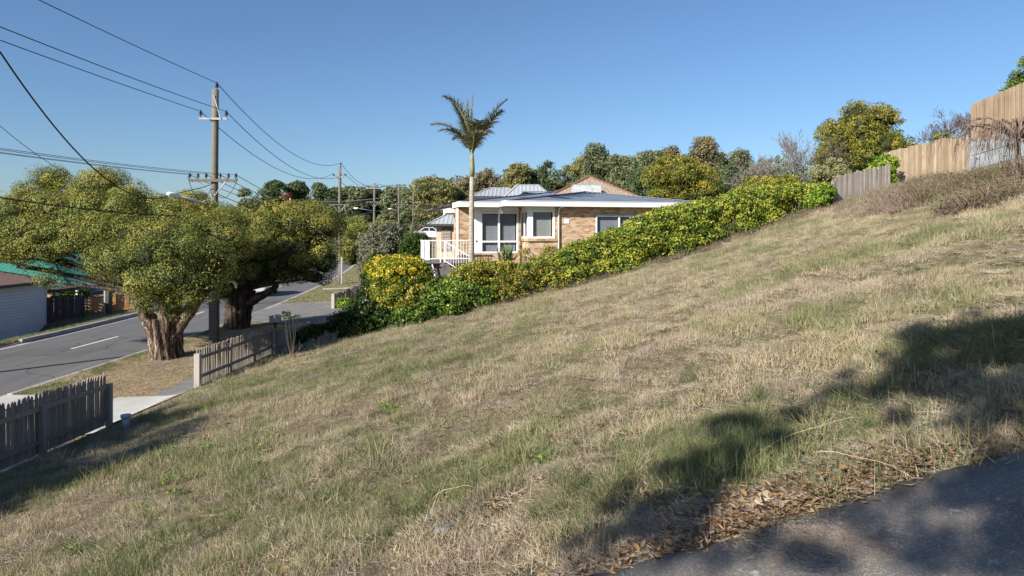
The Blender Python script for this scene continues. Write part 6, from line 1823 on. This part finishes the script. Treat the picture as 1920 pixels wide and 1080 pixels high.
def lot_grass():
    g = np.random.default_rng(5)
    vs = [blades('tuft_source_a', M['grass'], 46, .11, .075, .0042, 1, .9, .5),
          blades('tuft_source_b', M['grass'], 40, .12, .055, .0045, 2, 1.2, .6),
          blades('tuft_source_c', M['grass'], 36, .10, .11, .004, 3, .7, .45),
          blades('tuft_source_d', M['straw'], 54, .13, .06, .0038, 4, 1.3, .35, flat=.7),
          blades('tuft_source_e', M['grass'], 24, .06, .17, .0045, 6, .6, .5, tlo=.2)]
    allp = []; 
    bands = [(3.0, 5, 620, .85), (5, 8, 360, .95), (8, 12, 200, 1.1), (12, 18, 150, 1.15), (18, 36, 95, 1.4)]
    P_, S_, W_ = [], [], []
    for y0, y1, dens, s in bands:
        x0, x1 = -.80 * y1 - 1.5, .80 * y1 + 1.5
        x0 = max(x0, -8.8); x1 = min(x1, 19)
        n = int((x1 - x0) * (y1 - y0) * dens)
        x = g.uniform(x0, x1, n); y = g.uniform(y0, y1, n)
        k = lot_mask(x, y) & (x > -.80 * y - 1.5) & (x < .80 * y + 1.5)
        x, y = x[k], y[k]
        # thin out in bare patches
        bald = fbm(x * 1.3 + 40, y * 1.3 + 9, 3) * .55 + fbm(x * 4.1, y * 4.1 + 30, 2) * .45
        k = g.random(len(x)) > np.clip((bald - .53) * 6, 0, .85)
        x, y = x[k], y[k]
        P_.append(np.stack([x, y, G(x, y)], -1)); S_.append(np.full(len(x), s))
    Pt = np.concatenate(P_); S = np.concatenate(S_); n = len(Pt)
    gr = greenness(Pt[:, 0], Pt[:, 1]) * .9 + g.normal(size=n) * .30
    cl = fbm(Pt[:, 0] * 1.6 + 9, Pt[:, 1] * 1.6 + 2, 3)
    u = g.random(n)
    vi = np.where(u < .36, 0, np.where(u < .62, 1, np.where(u < .78, 2, 3)))
    pt_ = fbm(Pt[:, 0] * .7 + 21, Pt[:, 1] * .9 + 4, 3)
    vi = np.where((pt_ > .56) & (u > .45) & (gr < .55), 3, np.where(vi == 3, 1, vi))
    vi = np.where((gr > .5) & (u > .86), 4, vi)
    cl2 = smooth((fbm(Pt[:, 0] * 2.6 + 5, Pt[:, 1] * 2.6 + 8, 3) - .36) / .30)
    S = S * (0.40 + .6 * cl + .85 * cl2 - .25) * g.uniform(.6, 1.35, n)
    scatter('lawn_grass', 'dry straw coloured grass with green patches covering the whole sloping block', 'grass', vs, Pt, slope_rot(Pt[:, 0], Pt[:, 1], g), S, vi, np.clip(gr, 0, 1))
    return n
n_lawn = lot_grass()

def tussocks():
    g = np.random.default_rng(15)
    vs = [blades('tussock_source_a', M['weed'], 70, .07, .24, .0065, 11, .75, .55, seg=4), blades('tussock_source_b', M['weed'], 50, .05, .30, .006, 12, .6, .6, seg=4),
          blades('tussock_source_c', M['weed'], 60, .12, .15, .010, 13, 1.1, .6, seg=3)]
    gq = np.random.default_rng(66); cq = gq.normal(size=(90, 3)) * [.075, .075, .02] + [0, 0, .045]
    Vq, Fq_ = leaf_quads(cq, np.tile([0, 0, 1.0], (90, 1)), .034, .020, gq, .8)
    oq = mesh_np('weed_source', Vq, Fq_, M['ivy'], tint=gq.random(90)); C.objects.unlink(oq); lib.objects.link(oq); vs.append(oq)
    weeds = [(340, 852, .22, 16), (375, 848, .15, 8), (500, 835, .3, 12), (725, 770, .12, 10), (300, 905, .2, 6), (620, 760, .25, 8), (330, 940, .15, 6), (170, 1040, .08, 5), (560, 700, .5, 16), (480, 715, .4, 14), (455, 740, .3, 10), (420, 700, .3, 10), (1000, 880, .1, 4), (640, 640, .5, 10)]
    P_ = []; S_ = []; Vv = []; Gr = []
    clusters = [(1100, 935, .32, 26, 1.0), (1050, 1000, .2, 12, .9), (860, 925, .28, 16, .9), (300, 1030, .25, 12, .9), (180, 1030, .2, 8, .9), (830, 900, .35, 12, .7), (1370, 850, .35, 24, .9), (1330, 820, .3, 12, .8), (1690, 755, .3, 16, .9), (1640, 740, .25, 10, .9),
                (1790, 660, .55, 46, 1.1), (1850, 640, .5, 36, 1.1), (1900, 620, .4, 26, 1.0), (1750, 690, .4, 20, .9), (1700, 650, .3, 10, .8), (1250, 870, .3, 14, .8), (1180, 900, .3, 14, .8), (1510, 720, .2, 8, .7), (1445, 745, .15, 6, .8), (725, 775, .3, 9, .9), (778, 785, .25, 9, .8),
                (270, 960, .4, 10, .6), (340, 855, .35, 14, .6), (415, 625, .6, 6, .7), (1410, 632, .5, 8, .8), (1090, 510, .4, 5, .8), (1700, 860, .3, 10, .7), (1560, 815, .25, 12, .8), (1800, 1000, .01, 0, 0), (600, 960, .4, 14, .7), (480, 900, .5, 12, .6), (700, 980, .4, 12, .7), (530, 770, .7, 14, .7), (620, 720, .8, 12, .7), (1880, 760, .3, 8, .7)]
    for px, py, rad, n, s in clusters:
        if n == 0: continue
        hx4, hy4, _ = hit(px, py)
        n = int(n * .75); a = g.random(n) * 6.28; r = rad * np.sqrt(g.random(n))
        x = hx4 + np.cos(a) * r; y = hy4 + np.sin(a) * r
        k = lot_mask(x, y); x, y = x[k], y[k]
        P_.append(np.stack([x, y, G(x, y)], -1)); S_ += list(s * g.uniform(.4, .95, len(x))); Vv += list(g.integers(0, 2, len(x))); Gr += list(g.uniform(.4, 1, len(x)))
    for px, py, rad, n in weeds:
        n = max(2, n // 2)
        hx4, hy4, _ = hit(px, py); x = hx4 + g.normal(size=n) * rad; y = hy4 + g.normal(size=n) * rad * .7
        P_.append(np.stack([x, y, G(x, y)], -1)); S_ += list(g.uniform(.5, 1.1, n)); Vv += [3] * n; Gr += [1.0] * n
    # scattered small ones
    n = 4200; y = 3 + 24 * g.random(n) ** 1.3; x = (g.random(n) - .5) * 1.7 * y
    k = lot_mask(x, y) & (g.random(n) < greenness(x, y) * 1.2); x, y = x[k], y[k]
    P_.append(np.stack([x, y, G(x, y)], -1)); S_ += list(g.uniform(.22, .52, len(x))); Vv += list(np.where(g.random(len(x)) < .07, 3, g.integers(0, 3, len(x)))); Gr += list(g.uniform(.2, 1, len(x)))
    Pt = np.concatenate(P_)
    scatter('green_tussocks', 'taller green grass tussocks dotted over the dry slope', 'grass', vs, Pt, slope_rot(Pt[:, 0], Pt[:, 1], g), S_, Vv, Gr)
tussocks()

def straw_mat():
    g = np.random.default_rng(25)
    vs = [blades('stalk_source_a', M['straw'], 7, .12, .17, .0036, 21, 3.0, .12, flat=.95, seg=2), blades('stalk_source_b', M['straw'], 6, .08, .26, .0038, 22, .5, .25, seg=3), blades('stalk_source_c', M['straw'], 30, .13, .075, .004, 23, 2.2, .2, flat=.85)]
    n = 5500
    y = 2.9 + 22 * g.random(n) ** 1.9; x = (g.random(n) - .5) * 1.75 * y + .2
    k = lot_mask(x, y); x, y = x[k], y[k]
    gr = greenness(x, y); k = g.random(len(x)) > gr * .8; x, y = x[k], y[k]; n = len(x)
    u = g.random(n); vi = np.where(u < .34, 0, np.where(u < .40, 1, 2))
    S = g.uniform(.5, 1.1, n)
    Pt = np.stack([x, y, G(x, y) + .025], -1)
    scatter('straw_litter', 'bleached dead grass stalks lying and standing through the lawn', 'dead grass', vs, Pt, slope_rot(x, y, g), S, vi, np.zeros(n))
    # bank of straw and debris in the shade at the right and on the driveway
    n = 3000
    x = g.uniform(.2, 5.2, n); d = g.random(n)
    y = drive_edge(x) + (g.random(n) ** 1.2) * (.30 + .16 * x) + .045
    S = g.uniform(.4, .8, n)
    xs = [x]; ys = [y]; SS = [S]
    for (cx9, cy9, rx, ry, m) in ((1.22, 2.86, .10, .09, 260), (1.38, 2.70, .09, .07, 160), (1.1, 2.98, .07, .05, 60), (1.9, 2.7, .4, .2, 24)):
        xs.append(g.normal(cx9, rx, m)); ys.append(np.minimum(g.normal(cy9, ry, m), 3.05)); SS.append(g.uniform(.15, .36, m))
    x = np.concatenate(xs); y = np.concatenate(ys); S = np.concatenate(SS); n = len(x)
    z = G(x, y) + np.where(y < drive_edge(x), .045, .02)
    scatter('straw_debris', 'matted grey straw and twigs along the broken driveway edge', 'dead grass', [vs[0], vs[2]], np.stack([x, y, z], -1), slope_rot(x, y, g), S, (g.random(n) < .7).astype(int), np.zeros(n))
straw_mat()

def dead_leaves():
    g = np.random.default_rng(35)
    vs = []
    for i in range(3):
        V = []; Fq = []; T = []
        gg = np.random.default_rng(50 + i)
        for j in range(7):
            L = gg.uniform(.035, .07); w_ = L * gg.uniform(.25, .5); a = gg.random() * 6.28; c = gg.normal(size=3) * [.05, .05, .008] + [0, 0, .012]
            ca_, sa = math.cos(a), math.sin(a); k0 = len(V); curl = gg.uniform(.1, .5)
            for s in np.linspace(-1, 1, 4):
                ww = w_ * (1 - abs(s) ** 1.6) * .5 + .001; zz = curl * L * .5 * s * s
                for q in (-1, 0, 1): V.append((c[0] + ca_ * s * L / 2 - sa * q * ww, c[1] + sa * s * L / 2 + ca_ * q * ww, c[2] + zz + abs(q) * ww * .5))
            t = gg.random()
            for s in range(3):
                for q in range(2): Fq.append((k0 + s * 3 + q, k0 + s * 3 + q + 1, k0 + s * 3 + q + 4, k0 + s * 3 + q + 3)); T.append(t)
        o = mesh_np('leaf_source_%s' % 'abc'[i], np.array(V), Fq, M['deadleaf'], tint=T); C.objects.unlink(o); lib.objects.link(o); vs.append(o)
    X, Y = [], []
    for (px, py, rx, ry, n) in ((1500, 925, .30, .08, 120), (1430, 985, .22, .05, 70), (1620, 905, .3, .07, 60), (1700, 870, .3, .06, 30), (1280, 1030, .3, .10, 50), (1800, 830, .4, .14, 60), (1520, 960, .32, .05, 70), (1240, 1060, .2, .08, 30)):
        a, b, _ = hit(px, py); X.append(g.normal(a, rx, n)); Y.append(g.normal(b, ry, n))
    n = 500; yy_ = 3 + 9 * g.random(n); Y.append(yy_); X.append((g.random(n) - .4) * 1.6 * yy_)
    X = np.concatenate(X); Y = np.concatenate(Y); k = Y > drive_edge(X) - .03; X, Y = X[k], Y[k]; n = len(X)
    scatter('fallen_leaves', 'brown and orange fallen leaves gathered along the driveway edge', 'fallen leaves', vs, np.stack([X, Y, G(X, Y) + .035], -1), slope_rot(X, Y, g) + g.normal(size=(n, 3)) * .2, g.uniform(.45, .95, n), g.integers(0, 3, n), np.zeros(n))
dead_leaves()

def scrub():
    g = np.random.default_rng(45)
    def twigs(name, mat, n, h, seed, leaf=None):
        gg = np.random.default_rng(seed); V = []; Fq = []; T = []
        for i in range(n):
            a = gg.random() * 6.28; p = np.array([math.cos(a), math.sin(a), 0]) * gg.random() * .18; d = np.array([math.cos(a) * gg.uniform(.2, 1.3), math.sin(a) * gg.uniform(.2, 1.3), 1.0]); d /= np.linalg.norm(d)
            L = h * gg.uniform(.5, 1.2); q = p; k0 = len(V); s = np.cross(d, gg.normal(size=3)); s /= np.linalg.norm(s); t = gg.random()
            for j in range(5):
                w_ = .006 * (1 - j * .18); V += [q - s * w_, q + s * w_]; d = d + gg.normal(size=3) * .3 + np.array([0, 0, -.12 * j]); d /= np.linalg.norm(d); q = q + d * L / 4
            for j in range(4): Fq.append((k0 + 2 * j, k0 + 2 * j + 1, k0 + 2 * j + 3, k0 + 2 * j + 2)); T.append(t)
        o = mesh_np(name, np.array(V), Fq, mat, tint=T); C.objects.unlink(o); lib.objects.link(o); return o
    def leafy(name, mat, n, r, L, seed):
        gg = np.random.default_rng(seed); c = gg.normal(size=(n, 3)) * [r, r, r * .6] + [0, 0, r]
        V, Fq = leaf_quads(c, rdir(n, gg), L, L * .6, gg)
        o = mesh_np(name, V, Fq, mat, tint=gg.random(n)); C.objects.unlink(o); lib.objects.link(o); return o
    bram = leafmat('bramble_leaf', [(0.07, 0.035, 0.022), (0.14, 0.07, 0.04), (0.08, 0.10, 0.03), (0.16, 0.18, 0.06)], 0.5, 0.2)
    tw = Mat('scrub_twig', .9, .1); tw.color(tw.ramp(tw.attr('tint').outputs['Fac'], [(0, (0.07, 0.05, 0.042)), (.6, (0.18, 0.135, 0.11)), (1, (0.36, 0.29, 0.22))]))
    vs = [twigs('scrub_source_a', tw.m, 60, .42, 1), twigs('scrub_source_b', tw.m, 46, .6, 2), leafy('scrub_source_c', bram, 50, .16, .06, 3)]
    pts = []; vi = []; S = []
    regs = [((1640, 1920), (1700, 312, 1920, 300), 900)]
    n = 3200
    px = 1500 + 420 * g.random(n) ** .75
    top = np.interp(px, [1500, 1600, 1680, 1800, 1920], [402, 372, 352, 318, 306]); bot = np.interp(px, [1500, 1600, 1700, 1800, 1860, 1920], [415, 408, 402, 398, 385, 378])
    py = top + (bot - top) * g.random(n)
    # keep the scrub patchy
    for a, b in zip(px, py):
        q = hit(a, b)
        if fbm(np.array([q[0] * .5]), np.array([q[1] * .5]), 3)[0] < .42: continue
        if not lot_mask(np.array([q[0]]), np.array([q[1]]))[0]: continue
        pts.append(q); red = a > 1690
        u = g.random(); vi.append(2 if (u < (.42 if red else .05)) else (1 if u < .55 else 0)); S.append(g.uniform(.4, .9) * (1.15 if a > 1690 else (1.0 if a > 1640 else .5)))
    for (a0_, b0_, sx9, sy9, m9) in ((800, 735, .5, .35, 46), (990, 612, .8, .4, 40), (700, 655, .9, .5, 44), (850, 650, .7, .3, 30), (1110, 470, 1.2, .5, 40), (760, 700, .5, .3, 24), (960, 690, .45, .12, 26), (430, 935, .3, .15, 20), (900, 945, .2, .1, 10), (1480, 430, 1.5, .6, 50)):
        q9 = hit(a0_, b0_)
        for _k in range(m9):
            xx = q9[0] + g.normal() * sx9; yy9 = q9[1] + g.normal() * sy9
            pts.append((xx, yy9, gz(xx, yy9))); vi.append(0); S.append(g.uniform(.12, .34))
    # dry undergrowth along the hedge foot
    for i in range(620):
        a = g.uniform(760, 1575); D = bD(a, g.normal() * .25 - .15); x = at(a, D)
        pts.append((x, D, gz(x, D))); vi.append(2 if g.random() < .12 else 0); S.append(g.uniform(.4, .85))
    Pt = np.array(pts, dtype=float); n = len(Pt)
    scatter('dry_scrub', 'brown dead scrub and reddish brambles below the retaining wall and along hedge foot', 'scrub', vs, Pt, slope_rot(Pt[:, 0], Pt[:, 1], g), S, vi, np.zeros(n))
scrub()

def verge_grass():
    g = np.random.default_rng(55)
    vs = [blades('verge_source_a', M['grass'], 40, .12, .06, .006, 31, 1.0, .5), blades('verge_source_b', M['straw'], 36, .14, .08, .005, 32, 3, .2, flat=.9), blades('verge_source_c', M['grass'], 40, .12, .13, .006, 33, .7, .5)]
    X, Y, Gn, S, Vi = [], [], [], [], []
    n = 24000; y = g.uniform(7, 34, n); u = g.uniform(.2, 4.3, n)
    k = ~((y > 14.8) & (y < 18.6) & (u > 3.4)) & ~((y > 15.9) & (y < 18.9) & (u < 1.4)); y, u = y[k], u[k]; n = len(y)
    X.append(Xk(y) + u); Y.append(y)
    near = np.exp(-((u - .5) / .5) ** 2); Gn.append(np.clip(near * .9 * (fbm(y * .8, u, 3) > .45) + g.normal(size=n) * .1 + .12, 0, 1))
    Vi.append(np.where((near > .5) & (g.random(n) < .5), 2, np.where(g.random(n) < .6, 1, 0))); S.append(g.uniform(.5, 1.0, n))
    n = 9000; y = g.uniform(42, 100, n); u = g.uniform(.25, 5, n); X.append(Xk(y) + u); Y.append(y); Gn.append(np.clip(.5 + g.normal(size=n) * .25, 0, 1)); Vi.append(np.zeros(n, int)); S.append(g.uniform(.9, 1.7, n))
    n = 1500; y = g.uniform(22, 42, n); u = -6.6 - g.random(n) ** 1.5 * .5; X.append(Xk(y) + u); Y.append(y); Gn.append(np.full(n, .7)); Vi.append(np.where(g.random(n) < .5, 2, 0)); S.append(g.uniform(.6, 1.2, n))
    X = np.concatenate(X); Y = np.concatenate(Y); n = len(X)
    scatter('verge_grass', 'short yellowed grass and leaf litter on the roadside verges', 'grass', vs, np.stack([X, Y, G(X, Y)], -1), slope_rot(X, Y, g), np.concatenate(S), np.concatenate(Vi), np.concatenate(Gn))
verge_grass()
